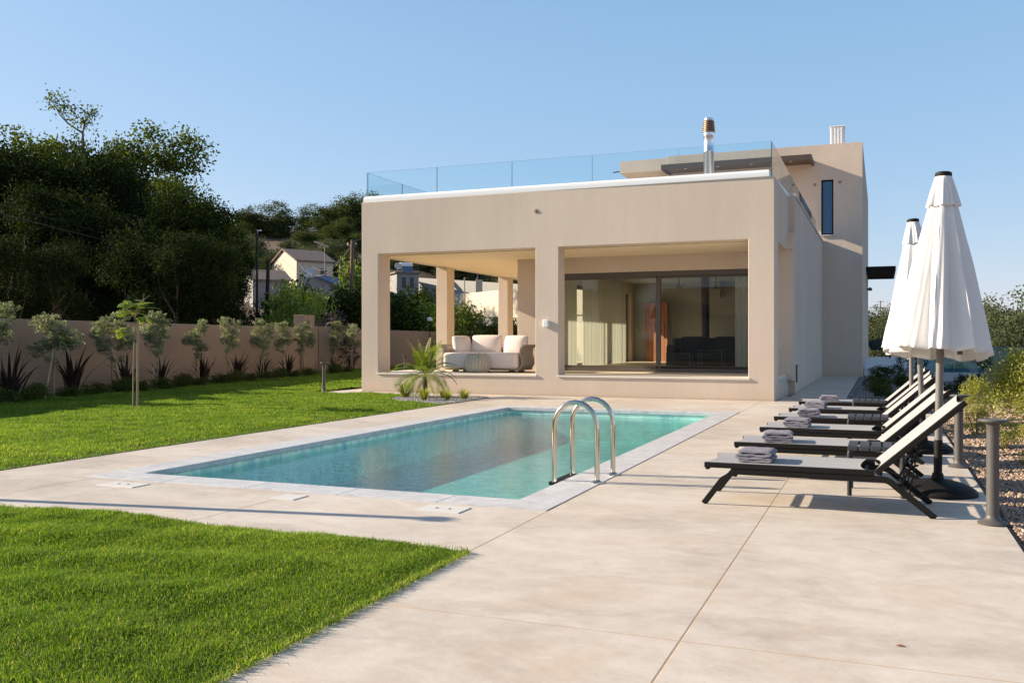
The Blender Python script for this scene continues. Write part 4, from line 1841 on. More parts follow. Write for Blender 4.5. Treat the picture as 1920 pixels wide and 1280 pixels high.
def grid_sheet(name, x0, x1, y0, y1, st, inside, zf, mat):
    nx_, ny_ = int((x1 - x0) / st), int((y1 - y0) / st)
    xs, ys = np.linspace(x0, x1, nx_ + 1), np.linspace(y0, y1, ny_ + 1)
    X, Y = np.meshgrid(xs, ys, indexing='ij')
    Z = zf(X, Y)
    cx, cy = (X[:-1, :-1] + X[1:, 1:]) / 2, (Y[:-1, :-1] + Y[1:, 1:]) / 2
    keep = inside(cx, cy)
    I, J = np.nonzero(keep)
    q = I * (ny_ + 1) + J
    Fq = np.stack([q, q + ny_ + 1, q + ny_ + 2, q + 1], 1)
    used, inv = np.unique(Fq, return_inverse=True)
    V = np.stack([X, Y, Z], -1).reshape(-1, 3)[used]
    me = np_mesh(name, V, inv.reshape(-1, 4))
    me.polygons.foreach_set("use_smooth", [True] * len(me.polygons))
    return put(name, me, mat)


structure(grid_sheet("lawn_ground", -13.0, -2.172, -1.0, 4.685, .07, lambda x, y: lawn_in(x, y), lawn_z, 'soil'))
structure(grid_sheet("lawn_ground", -24, -7.502, 4.685, 50, .14, lambda x, y: lawn_in(x, y), lawn_z, 'soil'))


def turf(n, x0, x1, y0, y1, h, w_, g, bend, dens_fn=None):
    xy = np.stack([g.uniform(x0, x1, n), g.uniform(y0, y1, n)], 1)
    ok = lawn_in(xy[:, 0] + .004, xy[:, 1] + .004) & lawn_in(xy[:, 0] - .004, xy[:, 1] - .004)
    # only what can come into view (with a margin)
    zz = FW[0] * xy[:, 0] + FW[1] * xy[:, 1]
    ll = RT[0] * xy[:, 0] + RT[1] * xy[:, 1]
    ok &= (zz > 1.4) & (ll > -.95 * zz - 2.0)
    xy = xy[ok]
    pa = wob(xy[:, 0], xy[:, 1], .42, 6, 21) * .5 + wob(xy[:, 0], xy[:, 1], 1.3, 6, 27) * .5
    hh = h * np.clip(.95 + .36 * pa, .45, 1.7) * g.uniform(.55, 1.3, len(xy)) * (.55 + .45 * lawn_edge(xy[:, 0], xy[:, 1]))
    big = wob(xy[:, 0], xy[:, 1], 2.6, 6, 31)
    tint = np.clip(.52 + .13 * big + .10 * wob(xy[:, 0], xy[:, 1], .5, 6, 5) + .08 * wob(xy[:, 0], xy[:, 1], .12, 6, 15) + .16 * g.normal(size=len(xy)), 0, .9)
    dry = g.uniform(0, 1, len(xy)) < .035 + .05 * np.clip(wob(xy[:, 0], xy[:, 1], .8, 6, 33), 0, 1)
    tint[dry] = g.uniform(.9, 1.0, int(dry.sum()))
    return blades(xy, lawn_z(xy[:, 0], xy[:, 1]) - .004, hh, w_ * g.uniform(.7, 1.3, len(xy)), g, bend, tint)


g1 = np.random.default_rng(11)
parts_ = [turf(600000, -6.5, -2.172, 1.7, 4.685, .033, .0038, g1, .85),
          turf(90000, -13, -6.4, -1, 4.69, .036, .008, g1, .8),
          turf(470000, -17.5, -7.5, 4.685, 12, .036, .006, g1, .8),
          turf(330000, -17.5, -7.5, 12, 19, .040, .009, g1, .8),
          turf(170000, -21, -11.9, 19, 34, .055, .014, g1, .75)]
# runners creeping over the edges of the lawn
ne = 2600
ex = np.concatenate([np.full(ne, -2.165) + np.abs(g1.normal(size=ne)) * .012, g1.uniform(-6, -2.17, ne // 2)])
ey = np.concatenate([g1.uniform(1.7, 4.69, ne), np.full(ne // 2, 4.69) + np.abs(g1.normal(size=ne // 2)) * .015])
exy = np.stack([ex, ey], 1)
parts_.append(blades(exy, np.full(len(exy), .003), g1.uniform(.015, .045, len(exy)), np.full(len(exy), .004), g1, 1.2, g1.uniform(.3, 1, len(exy))))
Vs, Fs, Ts, o_ = [], [], [], 0
for V, Fq, t in parts_:
    Vs.append(V)
    Fs.append(Fq + o_)
    Ts.append(t)
    o_ += len(V)
lawn = put("lawn_grass", np_mesh("lawn_grass", np.concatenate(Vs), np.concatenate(Fs), np.concatenate(Ts), 3), 'grass')
lawn['kind'] = 'stuff'
lawn['label'] = "short bright green grass of the lawns round the pool deck"
lawn['category'] = "grass"

# ------------------------------------------------------------------ gravel
GIN = lambda x, y: (x > .768) & (x < 9) & (y > -5) & (y < 20.2)


def grav_z(x, y):
    return -.035 + .02 * wob(x, y, .9, 6, 2) + np.clip(x - .9, 0, 4) * .05


structure(grid_sheet("gravel_ground", .768, 9, -5, 20.2, .2, GIN, grav_z, 'gravel_base'))
structure(grid_sheet("pebble_ground", -.672, 9, 20.2, 40, .25, lambda x, y: (x > -.69) | (y > 33.2), lambda x, y: -.03 + .015 * wob(x, y, .9, 6, 2) + np.clip(x - 1.0, 0, 4) * .05, 'pebble_base'))
structure(grid_sheet("bed_ground", -9.5, -7.5, 15.1, 17.35, .05, lambda x, y: in_poly(x, y, GBED), lambda x, y: .006 + .004 * wob(x, y, .4), 'pebble_base'))


def stones(xy, z, size, g, name, mat, label):
    n = len(xy)
    base = np.array([(1, 0, 0), (0, 1, 0), (-1, 0, 0), (0, -1, 0), (0, 0, 1), (0, 0, -1)], float)
    fc = np.array([(0, 1, 4), (1, 2, 4), (2, 3, 4), (3, 0, 4), (1, 0, 5), (2, 1, 5), (3, 2, 5), (0, 3, 5)])
    V = base[None] * g.uniform(.7, 1.3, (n, 6, 1))
    ax_ = size[:, None] * g.uniform(.6, 1.2, (n, 3)) * np.array([1, 1, .7]) * .5
    V = V * ax_[:, None, :]
    a = g.uniform(0, 2 * PI, n)
    c, s_ = np.cos(a)[:, None], np.sin(a)[:, None]
    X = V[..., 0] * c - V[..., 1] * s_ + V[..., 2] * g.normal(size=(n, 1)) * .5
    Y = V[..., 0] * s_ + V[..., 1] * c
    V = np.stack([X + xy[:, :1], Y + xy[:, 1:], V[..., 2] + z[:, None]], -1)
    Fq = (np.arange(n) * 6)[:, None, None] + fc[None]
    o = put(name, np_mesh(name, V.reshape(-1, 3), Fq.reshape(-1, 3), np.repeat(g.uniform(0, 1, n), 6), 3), mat)
    o['kind'] = 'stuff'
    o['label'] = label
    o['category'] = "gravel"
    return o


g2_ = np.random.default_rng(5)
xy = np.stack([.79 + 3.2 * g2_.uniform(0, 1, 42000) ** 1.3, g2_.uniform(4.6, 17.5, 42000)], 1)
stones(xy, grav_z(xy[:, 0], xy[:, 1]) + .006, g2_.uniform(.018, .052, len(xy)), g2_, "gravel", 'gravel', "pinkish beige crushed stone beside the sun deck")
xy = np.stack([g2_.uniform(-.66, 1.6, 9000), g2_.uniform(20.3, 33, 9000)], 1)
stones(xy, np.full(len(xy), -.012), g2_.uniform(.03, .06, len(xy)), g2_, "pebbles", 'pebble', "shaded grey pebbles round the clipped bushes beside the house")
xy = np.stack([g2_.uniform(-9.5, -7.5, 6000), g2_.uniform(15.1, 17.35, 6000)], 1)
xy = xy[in_poly(xy[:, 0], xy[:, 1], GBED)]
stones(xy, np.full(len(xy), .012), g2_.uniform(.02, .045, len(xy)), g2_, "pebbles", 'pebble', "grey pebbles round the foot of the small palm")

# ================================================================== plants near the house
def tuft_mesh(seed, n, h, spread, w_, bend, tl=(0, 1)):
    g = np.random.default_rng(seed)
    a, r_ = g.uniform(0, 2 * PI, n), np.abs(g.normal(size=n)) * .3 * spread
    out = np.stack([np.cos(a), np.sin(a)], 1)
    V, F_, T = [], [], []
    for i in range(n):
        hh = h * g.uniform(.55, 1.1)
        lean = spread * g.uniform(.2, 1.0)
        b = out[i] * r_[i] * .4
        sd_ = np.array([-out[i][1], out[i][0]]) * w_ / 2
        K = 5
        o = len(V)
        for k in range(K + 1):
            t = k / K
            c = b + out[i] * lean * (t ** (1.2 + bend))
            z = hh * (t - bend * .35 * t ** 3 * lean / spread)
            q = sd_ * (1 - t ** 2.2) * (.6 + .8 * min(1, t * 4) * .5)
            V.append((c[0] - q[0], c[1] - q[1], z))
            V.append((c[0] + q[0], c[1] + q[1], z))
        for k in range(K):
            F_.append((o + 2 * k, o + 2 * k + 1, o + 2 * k + 3, o + 2 * k + 2))
        T += [g.uniform(*tl)] * (2 * K + 2)
    return np_mesh("leaves", V, F_, T)


# little fan palm with arching fronds
pl = empty("pygmy_palm", (-8.93, 17.20, .0), "small palm with arching feathery fronds in the pebble bed by the porch", "palm")
m = MB()
m.lathe([(.085, -.03), (.075, .05), (.062, .2), (.058, .34), (.03, .42), (0, .43)], 14, (0, 0, 0), lambda a, z: 1 + .12 * math.sin(a * 7 + z * 60))
m.build("trunk", 'bark', pl, smooth=True)
gp = np.random.default_rng(4)
V, F_, T = [], [], []
for k in range(38):
    az = k * 2.399 + gp.normal() * .15
    el = R(gp.uniform(18, 85)) if k > 5 else R(gp.uniform(68, 88))
    L_ = gp.uniform(.75, .98)
    p = np.array([0, 0, .40])
    dv = np.array([math.cos(az) * math.cos(el), math.sin(az) * math.cos(el), math.sin(el)])
    NP_ = 26
    pts = [p.copy()]
    for i in range(NP_):
        dv[2] -= .055 + .045 * (1 - math.sin(el)) * i / NP_ * 1.6
        dv /= np.linalg.norm(dv)
        p = p + dv * L_ / NP_
        pts.append(p.copy())
    pts = np.array(pts)
    tn = gp.uniform(.2, .8)
    for i in range(2, NP_ + 1):
        t = i / NP_
        tg = pts[i] - pts[i - 1]
        tg /= np.linalg.norm(tg)
        sd_ = np.cross(tg, [0, 0, 1])
        sd_ /= np.linalg.norm(sd_) + 1e-6
        up_ = np.cross(sd_, tg)
        # rachis piece
        o = len(V)
        q = sd_ * .004 * (1.3 - t)
        V += [tuple(pts[i - 1] - q), tuple(pts[i - 1] + q), tuple(pts[i] + q), tuple(pts[i] - q)]
        F_.append((o, o + 1, o + 2, o + 3))
        T += [.9] * 4
        if t < .2:
            continue
        ll = .23 * math.sin(PI * min(1, (t * .80 + .12))) * gp.uniform(.85, 1.1)
        for sgn in (-1, 1):
            dl = sd_ * sgn * .80 + tg * .62 + up_ * .15
            dl /= np.linalg.norm(dl)
            a = pts[i]
            b = a + dl * ll * .55 + np.array([0, 0, -.02 * ll])
            c = a + dl * ll + np.array([0, 0, -.28 * ll])
            wv = np.cross(dl, up_)
            wv = wv / (np.linalg.norm(wv) + 1e-6) * .0115
            o = len(V)
            V += [tuple(a), tuple(b + wv), tuple(c), tuple(b - wv)]
            F_.append((o, o + 1, o + 2, o + 3))
            T += [float(np.clip(tn + gp.normal() * .15, 0, 1))] * 4
pl.scale = (.92, .92, .94)
put("fronds", np_mesh("fronds", V, F_, T), 'leaf_palm', pl)

tf = [tuft_mesh(31, 260, .30, .26, .010, .6), tuft_mesh(32, 240, .26, .20, .010, .5), tuft_mesh(33, 160, .22, .15, .010, .4)]
for me in tf:
    me.materials.append(M['leaf_yellow'])
for i, (x, y, s_, k, lb) in enumerate([
    (-9.14, 16.75, 1.0, 0, "wide bright grass tuft at the lawn end of the palm bed"),
    (-8.35, 16.05, .95, 1, "bright green tuft directly before the palm trunk"),
    (-8.28, 16.75, .85, 2, "tuft behind and just beside the palm trunk"),
    (-7.93, 16.25, .85, 2, "darker round tuft between two brighter tufts in the palm bed"),
    (-7.72, 16.55, .78, 1, "small lime tuft at the deck end of the palm bed")]):
    o = put("grass_tuft", tf[k].copy() if False else tf[k], None)
    o.location = (x, y, .0)
    o.scale = (s_ * 1.25, s_ * 1.25, s_ * 1.25)
    o.rotation_euler.z = i * 1.3
    tag(o, lb, "tuft", "ornamental tufts round the palm")

# young feathery tree with stake on the lawn
yt = empty("young_tree", (-12.15, 12.42, 0), "slender staked sapling with feathery bright green leaves on the lawn", "tree")
m = MB()
m.tube([(-.055, .0, 0), (-.05, .0, .6), (-.03, .0, 1.2), (-.01, 0, 1.62), (.06, 0, 1.85)], lambda t: .013 * (1 - .4 * t), 8)
for a, b, c in (((.02, 0, 1.55), (-.2, .05, 1.72), (-.36, .08, 1.76)), ((.0, 0, 1.6), (.2, -.1, 1.85), (.38, -.05, 1.98)), ((.0, 0, 1.6), (.06, .1, 1.8), (.08, .12, 2.02)), ((0, 0, 1.3), (-.15, -.1, 1.38), (-.28, -.12, 1.36))):
    m.tube([a, b, c], lambda t: .008 * (1 - .7 * t), 6)
m.build("trunk", 'bark_light', yt, smooth=True)
m = MB()
m.tube([(.02, .02, 0), (.03, .02, 1.56)], .021, 10)
m.build("stake", 'stake', yt, smooth=True)
gy_ = np.random.default_rng(8)
V, F_, T = [], [], []
for k in range(34):
    if k < 6:
        b0 = np.array([-.15, -.1, 1.34 + gy_.normal() * .03])
    else:
        b0 = np.array([gy_.uniform(-.18, .22), gy_.uniform(-.12, .12), gy_.uniform(1.55, 1.9)])
    az = gy_.uniform(0, 2 * PI)
    if k < 6:
        az = PI + gy_.normal() * .8
    dv = np.array([math.cos(az), math.sin(az), gy_.uniform(-.1, .75)])
    dv /= np.linalg.norm(dv)
    L_ = gy_.uniform(.24, .40)
    tn = gy_.uniform(.25, .9)
    p = b0
    for i in range(13):
        dv[2] -= .05
        dv /= np.linalg.norm(dv)
        p = p + dv * L_ / 13
        sd_ = np.cross(dv, [0, 0, 1])
        sd_ /= np.linalg.norm(sd_) + 1e-6
        for sgn in (-1, 1):
            a = p
            e = a + (sd_ * sgn * .9 + dv * .35) * .085 * math.sin(PI * (i + 2) / 16) + np.array([0, 0, -.012])
            mid_ = (a + e) / 2
            wv = dv * .017
            o = len(V)
            V += [tuple(a), tuple(mid_ + wv), tuple(e), tuple(mid_ - wv)]
            F_.append((o, o + 1, o + 2, o + 3))
            T += [float(np.clip(tn + gy_.normal() * .1, 0, 1))] * 4
put("crown", np_mesh("crown", V, F_, T), 'leaf_lime', yt)

# ------------------------------------------------------------------ garden wall with its olive trees, flax and hedge
gw = empty("garden_wall", (-16.57, 13.3, 0), "long plain tan rendered garden wall behind the lawn's young olive trees", "wall", None, math.atan2(10.5, -1.81))
m = MB()
m.box(-20, 36.2, 0, .22, -.4, 1.635)
m.build("wall", 'stucco_tan', gw, bevel=.012)
m = MB()
m.box(13.9, 14.75, -.16, .24, -.4, 2.08)
m.build("pillar", 'stucco_tan', gw, bevel=.012)
m = MB()
m.box(14.1, 14.32, -.175, -.16, 1.66, 1.90)
m.build("meter_box", 'bronze', gw, bevel=.003)
m = MB()
m.box(15.4, 16.6, -.03, .25, -.4, 1.70)
m.build("gate_panel", plain("brown_gate", (.23, .17, .13, 1), .7), gw, bevel=.006)


def wallside(px, off):
    k = (px - 960) / F_PX
    x0, y0 = -16.57 + off, 13.3
    a, b = RT[0] * x0 + RT[1] * y0, -RT[0] * .1724 + RT[1]
    c, d_ = FW[0] * x0 + FW[1] * y0, -FW[0] * .1724 + FW[1]
    t = (k * c - a) / (b - k * d_)
    return x0 - .1724 * t, y0 + t


def young_olive(seed):
    g = np.random.default_rng(seed)
    blobs = []
    for k in range(8):
        blobs.append((g.normal() * .13, g.normal() * .12, 1.05 + .09 * k, .16 + g.uniform(0, .10), .16 + g.uniform(0, .08), .16 + g.uniform(0, .08)))
    blobs.append((g.normal() * .10, g.normal() * .1, .84 + g.normal() * .06, .17, .15, .09))
    C, L, t = crown_points(blobs, 190, 28, .040, g, .25)
    V, Fq, tt = leaf_quads(L, .055, g, .36, tint=t)
    cm = np_mesh("crown", V, Fq, tt)
    m = MB()
    b = [(.0, 0, 0), (.03, .01, .35), (.05 + g.normal() * .02, 0, .75), (.04, 0, 1.1), (.0, 0, 1.4)]
    m.tube(b, lambda t: .021 * (1.2 - .7 * t), 8)
    for k in g.choice(len(C), 10, replace=False):
        e = C[k]
        s_ = b[3] if e[2] > 1.1 else b[2]
        m.tube([s_, tuple((np.array(s_) + e) / 2 + [0, 0, -.03]), tuple(e)], lambda t: .009 * (1 - .7 * t), 5)
    tm = bpy.data.meshes.new("trunk")
    tm.from_pydata([tuple(p) for p in m.v], [], m.f)
    tm.materials.append(M['bark_light'])
    cm.materials.append(M['leaf_olive'])
    m = MB()
    m.tube([(-.16 + g.normal() * .05, .05, 0), (.05, .02, 1.05)], .017, 7)
    sm = bpy.data.meshes.new("stake")
    sm.from_pydata([tuple(p) for p in m.v], [], m.f)
    sm.materials.append(M['stake'])
    return cm, tm, sm


yo = [young_olive(s) for s in (101, 102, 103, 104, 105)]
OL = [(-6, 560, "young olive tree cut by the picture's edge before the garden wall"),
      (100, 580, "young olive tree with the widest flat topped crown before the garden wall"),
      (214, 583, "pale young olive tree half hidden behind the staked sapling's leaves"),
      (293, 578, "young olive tree just past the staked sapling, with low side shoots"),
      (370, 596, "young olive tree midway along the wall, the second past the staked sapling"),
      (428, 590, "young olive tree with a tall narrow pale crown near the middle of the wall"),
      (492, 597, "young olive tree with small side branch, second before the wall pillar"),
      (534, 597, "young olive tree standing next to the wall pillar on the near side"),
      (567, 600, "young olive tree standing in front of the wall pillar"),
      (630, 600, "young olive tree beyond the wall pillar, next to the bollard light"),
      (661, 604, "young olive tree beside the porch corner, the last before the house")]
for i, (px, py, lb) in enumerate(OL):
    x, y = wallside(px, .95)
    Z = FW[0] * x + FW[1] * y
    H_ = EYE + (HOR - py) / F_PX * Z
    cm, tm, sm = yo[[0, 1, 2, 3, 4, 0, 2, 1, 3, 4, 0][i]]
    s_ = H_ / 1.86
    wd = [.95, 1.25, 1.2, .88, .82, .72, .82, .85, 1.0, .95, .8][i]
    o = empty("olive_tree", (x, y, 0), lb, "olive tree", "young olive trees along the garden wall", [.5, 2.0, 4.1, 1.2, 5.2, 3.3, .2, 2.6, 4.9, 3.7, 1.9][i])
    o.scale = (wd, wd, s_)
    put("trunk", tm, None, o)
    put("crown", cm, None, o)
    put("stake", sm, None, o)

fx = [tuft_mesh(s, 26, 1.02, .62, .075, .5) for s in (201, 202, 203, 204)]
for me in fx:
    me.materials.append(M['leaf_flax'])
FL = [(18, "dark bronze flax clump at the picture's edge end of the wall"),
      (138, "dark bronze flax clump with one tall blade, between the widest olive and the sapling"),
      (236, "dark bronze flax clump right behind the staked sapling's stem"),
      (303, "arching bronze flax clump at the foot of the olive just past the sapling"),
      (382, "bronze flax clump with spread blades near the middle of the wall"),
      (444, "upright bronze flax clump behind the tall narrow pale olive"),
      (492, "narrow dark flax clump at the olive with the small side branch"),
      (540, "bronze flax clump beside the wall pillar's near side"),
      (626, "shaded flax clump behind the bollard light"),
      (658, "shaded flax clump close to the porch corner")]
for i, (px, lb) in enumerate(FL):
    x, y = wallside(px, .62)
    o = put("flax_plant", fx[i % 4], None)
    o.location = (x, y, 0)
    s_ = [1.12, 1.1, .9, .85, .88, .9, .85, .85, .8, .8][i]
    o.scale = (s_, s_, s_)
    o.rotation_euler.z = i * 1.9
    tag(o, lb, "flax", "bronze flax clumps along the garden wall")


def bush_mesh(seed, r_, n, leaf, asp=.6, nb=5):
    g = np.random.default_rng(seed)
    blobs = [(g.normal() * .35 * r_[0], g.normal() * .35 * r_[1], r_[2] * g.uniform(.55, .8), r_[0] * .68, r_[1] * .68, r_[2] * .5) for _ in range(nb)]
    C, L, t = crown_points(blobs, max(8, n // 22), 22, leaf * 1.4, g, .5)
    L[:, 2] = np.abs(L[:, 2])
    V, Fq, tt = leaf_quads(L, leaf, g, asp, tint=t)
    return np_mesh("foliage", V, Fq, tt)


hm = [bush_mesh(s, (.46, .33, .34), 2200, .042) for s in (301, 302, 303)]
for me in hm:
    me.materials.append(M['leaf_hedge'])
HP = [8, 62, 128, 180, 228, 262, 305, 342, 372, 412, 440, 470, 498, 524, 548, 576, 628, 652]
HL = ["low dark hedge bush in the wall border by the picture's edge", "low hedge bush under the widest flat topped olive", "low hedge bush in front of the flax with one tall blade",
      "low hedge bush between that tall flax and the sapling", "low hedge bush just behind the staked sapling", "low hedge bush past the sapling's stake",
      "low hedge bush below the arching flax", "low hedge bush between the two olives past the sapling", "low hedge bush under the olive midway along the wall",
      "low hedge bush before the tall narrow pale olive", "low hedge bush behind the upright flax", "low hedge bush between the tall pale olive and the next one",
      "low hedge bush at the narrow dark flax", "low hedge bush two before the wall pillar", "low hedge bush next to the wall pillar", "low hedge bush right at the foot of the wall pillar",
      "low hedge bush behind the bollard light on the lawn", "brighter low bush beside the last olive near the porch"]
for i, px in enumerate(HP):
    x, y = wallside(px, 1.25)
    o = put("hedge_bush", hm[i % 3], None)
    o.location = (x, y, -.02)
    s_ = .74 + .13 * math.sin(i * 2.1)
    o.scale = (s_, s_, s_)
    o.rotation_euler.z = math.atan2(10.5, -1.81) + .2 * math.sin(i)
    tag(o, HL[i], "bush", "low hedge bushes along the garden wall")

# bushes and beds on the shaded side of the house
cb = [bush_mesh(s, (.42, .42, .46), 3000, .045, .6, 3) for s in (321, 322)]
for me in cb:
    me.materials.append(M['leaf_hedge'])
for i, (x, y, s_, lb) in enumerate([(.05, 20.4, .62, "round clipped bush, the front one of the pebble bed beside the house"),
                                    (-.05, 23.6, .68, "round clipped bush, second in the shaded pebble bed"),
                                    (.42, 25.2, .62, "round clipped bush standing a little aside in the shaded pebble bed"),
                                    (.03, 29.0, .95, "dark round bush before the white terrace step")]):
    o = put("round_bush", cb[i % 2], None)
    o.location = (x, y, -.03)
    o.scale = (s_, s_, s_)
    o.rotation_euler.z = i
    tag(o, lb, "bush", "clipped bushes in the pebble bed")
# terrace steps and low white wall at the back corner
m = MB()
m.box(UX1 + .01, 1.25, 34.2, 34.5, -.2, .56)
m.box(1.26, 1.6, 34.2, 42, -.2, .50)
tag(m.build("low_wall", 'stucco_white', None, bevel=.01), "low white terrace wall at the back corner of the house", "wall")
m = MB()
m.box(UX1 + .02, 1.25, 33.6, 34.19, -.2, .22)
structure(m.build("terrace_step", 'stucco_white', None, bevel=.01))
m = MB()
m.box(UX1 + .02, 1.25, 34.51, 46, -.2, .42)
structure(m.build("back_terrace", 'concrete', None))


def shell_chair(x, y, rz, lb):
    o = empty("garden_chair", (x, y, .42), lb, "chair", "dark rope chairs on the back terrace", rz)
    m = MB()
    N, K = 20, 8
    v, f = [], []
    for i in range(N + 1):
        a = R(-20 + 220 * i / N)
        for j in range(K + 1):
            t = j / K
            rr = .16 + .17 * math.sqrt(t)
            top = .30 + .12 * math.sin(a)
            v.append((rr * math.cos(a) * 1.05, rr * math.sin(a), .40 + top * t ** 1.6))
    for i in range(N):
        for j in range(K):
            a = i * (K + 1) + j
            f.append((a, a + 1, a + K + 2, a + K + 1))
    m.add(v, f)
    m.lathe([(0, .395), (.24, .40), (.26, .42), (.24, .44), (0, .445)], 20)
    s_ = m.build("seat_shell", plain("dark_green_rope", (.025, .045, .042, 1), .8, var=.3, scale=30), o, smooth=True)
    so_ = s_.modifiers.new("thickness", 'SOLIDIFY')
    so_.thickness = .02
    for sx in (-1, 1):
        for sy in (-1, 1):
            m = MB()
            m.tube([(sx * .15, sy * .14, .40), (sx * .25, sy * .24, 0)], .011, 7)
            m.build("leg", 'charcoal', o)


shell_chair(-.12, 37.0, R(200), "dark rope tub chair next to the house wall on the back terrace")
shell_chair(.60, 37.3, R(150), "dark rope tub chair farther from the house wall, partly behind the parasol")
tb = empty("terrace_table", (.30, 38.3, .42), "round dark table between the rope chairs on the back terrace", "table")
m = MB()
m.lathe([(0, .70), (.45, .70), (.45, .73), (0, .73)], 28)
m.build("table_top", 'charcoal', tb)
m = MB()
m.lathe([(.22, 0), (.22, .02), (.03, .05), (.03, .70), (0, .70)], 16)
m.build("pedestal", 'charcoal', tb)

# teal glass pool fence beyond the planting
gf = empty("glass_fence", (1.1, 28.6, 0), "teal tinted glass fence panels behind the dark planting bed", "fence")
for k, (a, b) in enumerate([((.95, 30.2), (1.95, 29.3)), ((1.97, 29.28), (2.97, 28.38)), ((2.99, 28.36), (3.62, 27.8)), ((3.64, 27.82), (4.9, 28.9))]):
    o = pane("glass_panel", a, b, .22, 1.02, None, ('fence_glass', 'glass_edge'), .02)
    o.parent = gf
    o.matrix_parent_inverse = Matrix.Translation((-1.1, -28.6, 0))
m = MB()
m.sweep([(.9, 30.24, .0), (3.63, 27.79, .0), (5, 28.95, 0)], [(-.14, -.2), (.14, -.2), (.14, .23), (-.14, .23)])
o = m.build("white_base", 'stucco_white', gf)
o.matrix_parent_inverse = Matrix.Translation((-1.1, -28.6, 0))

# big yellow-green shrub and small weeds in the gravel
def shrub_mesh(seed, w_, h, n, leaf, asp=.42, stems=14):
    g = np.random.default_rng(seed)
    C = []
    for k in range(n // 18):
        a = g.uniform(0, 2 * PI)
        t = g.uniform(.12, 1) ** .8
        rr = w_ * (.25 + .75 * math.sin(PI * min(1, t * .75 + .12))) * g.uniform(.25, 1.0) ** .6
        C.append((rr * math.cos(a), rr * math.sin(a), h * t * g.uniform(.85, 1.08)))
    C = np.array(C)
    L = np.repeat(C, 18, axis=0)
    dz = np.tile(np.linspace(-.12, .12, 18), len(C)) * h * .8
    dr = g.normal(size=(len(L), 3)) * .035
    sl_ = np.repeat(g.normal(size=(len(C), 2)) * .35, 18, axis=0)
    L = L + np.stack([sl_[:, 0] * dz, sl_[:, 1] * dz, dz], 1) + dr
    L[:, 2] = np.maximum(L[:, 2], .02)
    tint = np.clip(np.repeat(g.uniform(.2, .8, len(C)), 18) + g.normal(size=len(L)) * .15, 0, 1)
    V, Fq, tt = leaf_quads(L, leaf, g, asp, tint=tint)
    m = MB()
    for k in g.choice(len(C), stems, replace=False):
        e = C[k]
        m.tube([(e[0] * .12, e[1] * .12, -.05), (e[0] * .5, e[1] * .5, e[2] * .55), tuple(e)], lambda t: .011 * (1 - .6 * t), 5)
    tm = bpy.data.meshes.new("stems")
    tm.from_pydata([tuple(p) for p in m.v], [], m.f)
    return np_mesh("foliage", V, Fq, tt), tm


def place_shrub(kind, meshes, loc, s_, rz, mat, label, cat="shrub", group=None):
    set_mat(meshes[0], mat)
    set_mat(meshes[1], 'bark_light')
    o = empty(kind, loc, label, cat, group, rz)
    o.scale = s_ if isinstance(s_, tuple) else (s_,) * 3
    put("stems", meshes[1], None, o)
    put("foliage", meshes[0], None, o)
    return o


sA = shrub_mesh(41, .62, 1.0, 13000, .042)
sB = shrub_mesh(42, .5, .8, 4200, .050)
sC = shrub_mesh(43, .34, .42, 1300, .040)
place_shrub("flowering_shrub", sA, (2.0, 13.9, .02), (1.15, 1.15, 1.02), 0, 'leaf_yellow', "large sunlit yellow green shrub at the gravel's edge, the biggest one")
place_shrub("flowering_shrub", sA, (2.55, 13.0, .05), (1.05, 1.05, 1.15), 2, 'leaf_yellow', "taller yellow green shrub overlapping the biggest one at the picture's edge")
place_shrub("flowering_shrub", sB, (1.32, 15.2, .0), (.5, .5, .75), 1, 'leaf_yellow', "small bright leafy shoot beside the big yellow green shrub")
sD = shrub_mesh(44, .34, .42, 1300, .040)
for i, (x, y, s_, lb) in enumerate([(1.13, 13.2, .8, "small yellowish weed clump behind the second bollard"), (1.23, 11.3, .75, "dry grassy weed clump in the sunlit gravel"),
                                    (1.32, 10.1, .42, "small flat green weed in the gravel near the big bollard"), (1.26, 9.2, .36, "tiny weed at the picture's edge near the big bollard"),
                                    (1.6, 12.2, .8, "leafy weed under the big yellow green shrub")]):
    place_shrub("weed_clump", sC if i % 2 else sD, (x, y, float(grav_z(x, y))), (s_ * .7, s_ * .7, s_ * (1.0 if i < 2 else .6)), i, 'leaf_yellow', lb, "weed", "weeds in the gravel")
sE = shrub_mesh(45, .55, .75, 3600, .055)
for i, (x, y, s_, lb) in enumerate([(1.0, 23.4, .38, "dark shaded shrub behind the parasol poles"), (1.3, 19.9, .42, "dark shaded shrub behind the last bollard"),
                                    (1.75, 22.5, .55, "dark shaded shrub below the teal glass fence"), (2.3, 20.6, .55, "dark shaded shrub between the glass fence and the yellow shrub"),
                                    (3.0, 23.5, .6, "dark shaded shrub near the fence's corner")]):
    place_shrub("shaded_shrub", sE, (x, y, .0), s_, i * 1.1, 'leaf_dark', lb, "shrub", "shrubs in the shaded bed")
sF = shrub_mesh(46, .28, 1.15, 700, .075, .4, 10)
for i, (x, y, lb) in enumerate([(.62, 30.2, "thin sapling with sparse leaves before the back terrace"), (1.0, 27.3, "thin sapling with sparse leaves by the dark shrubs"), (2.4, 25.6, "thin leaning sapling in front of the teal fence")]):
    place_shrub("thin_sapling", sF, (x, y, -.02), (.8, .8, .85), i * 2, 'leaf_dark', lb, "sapling", "thin saplings in the shaded bed")

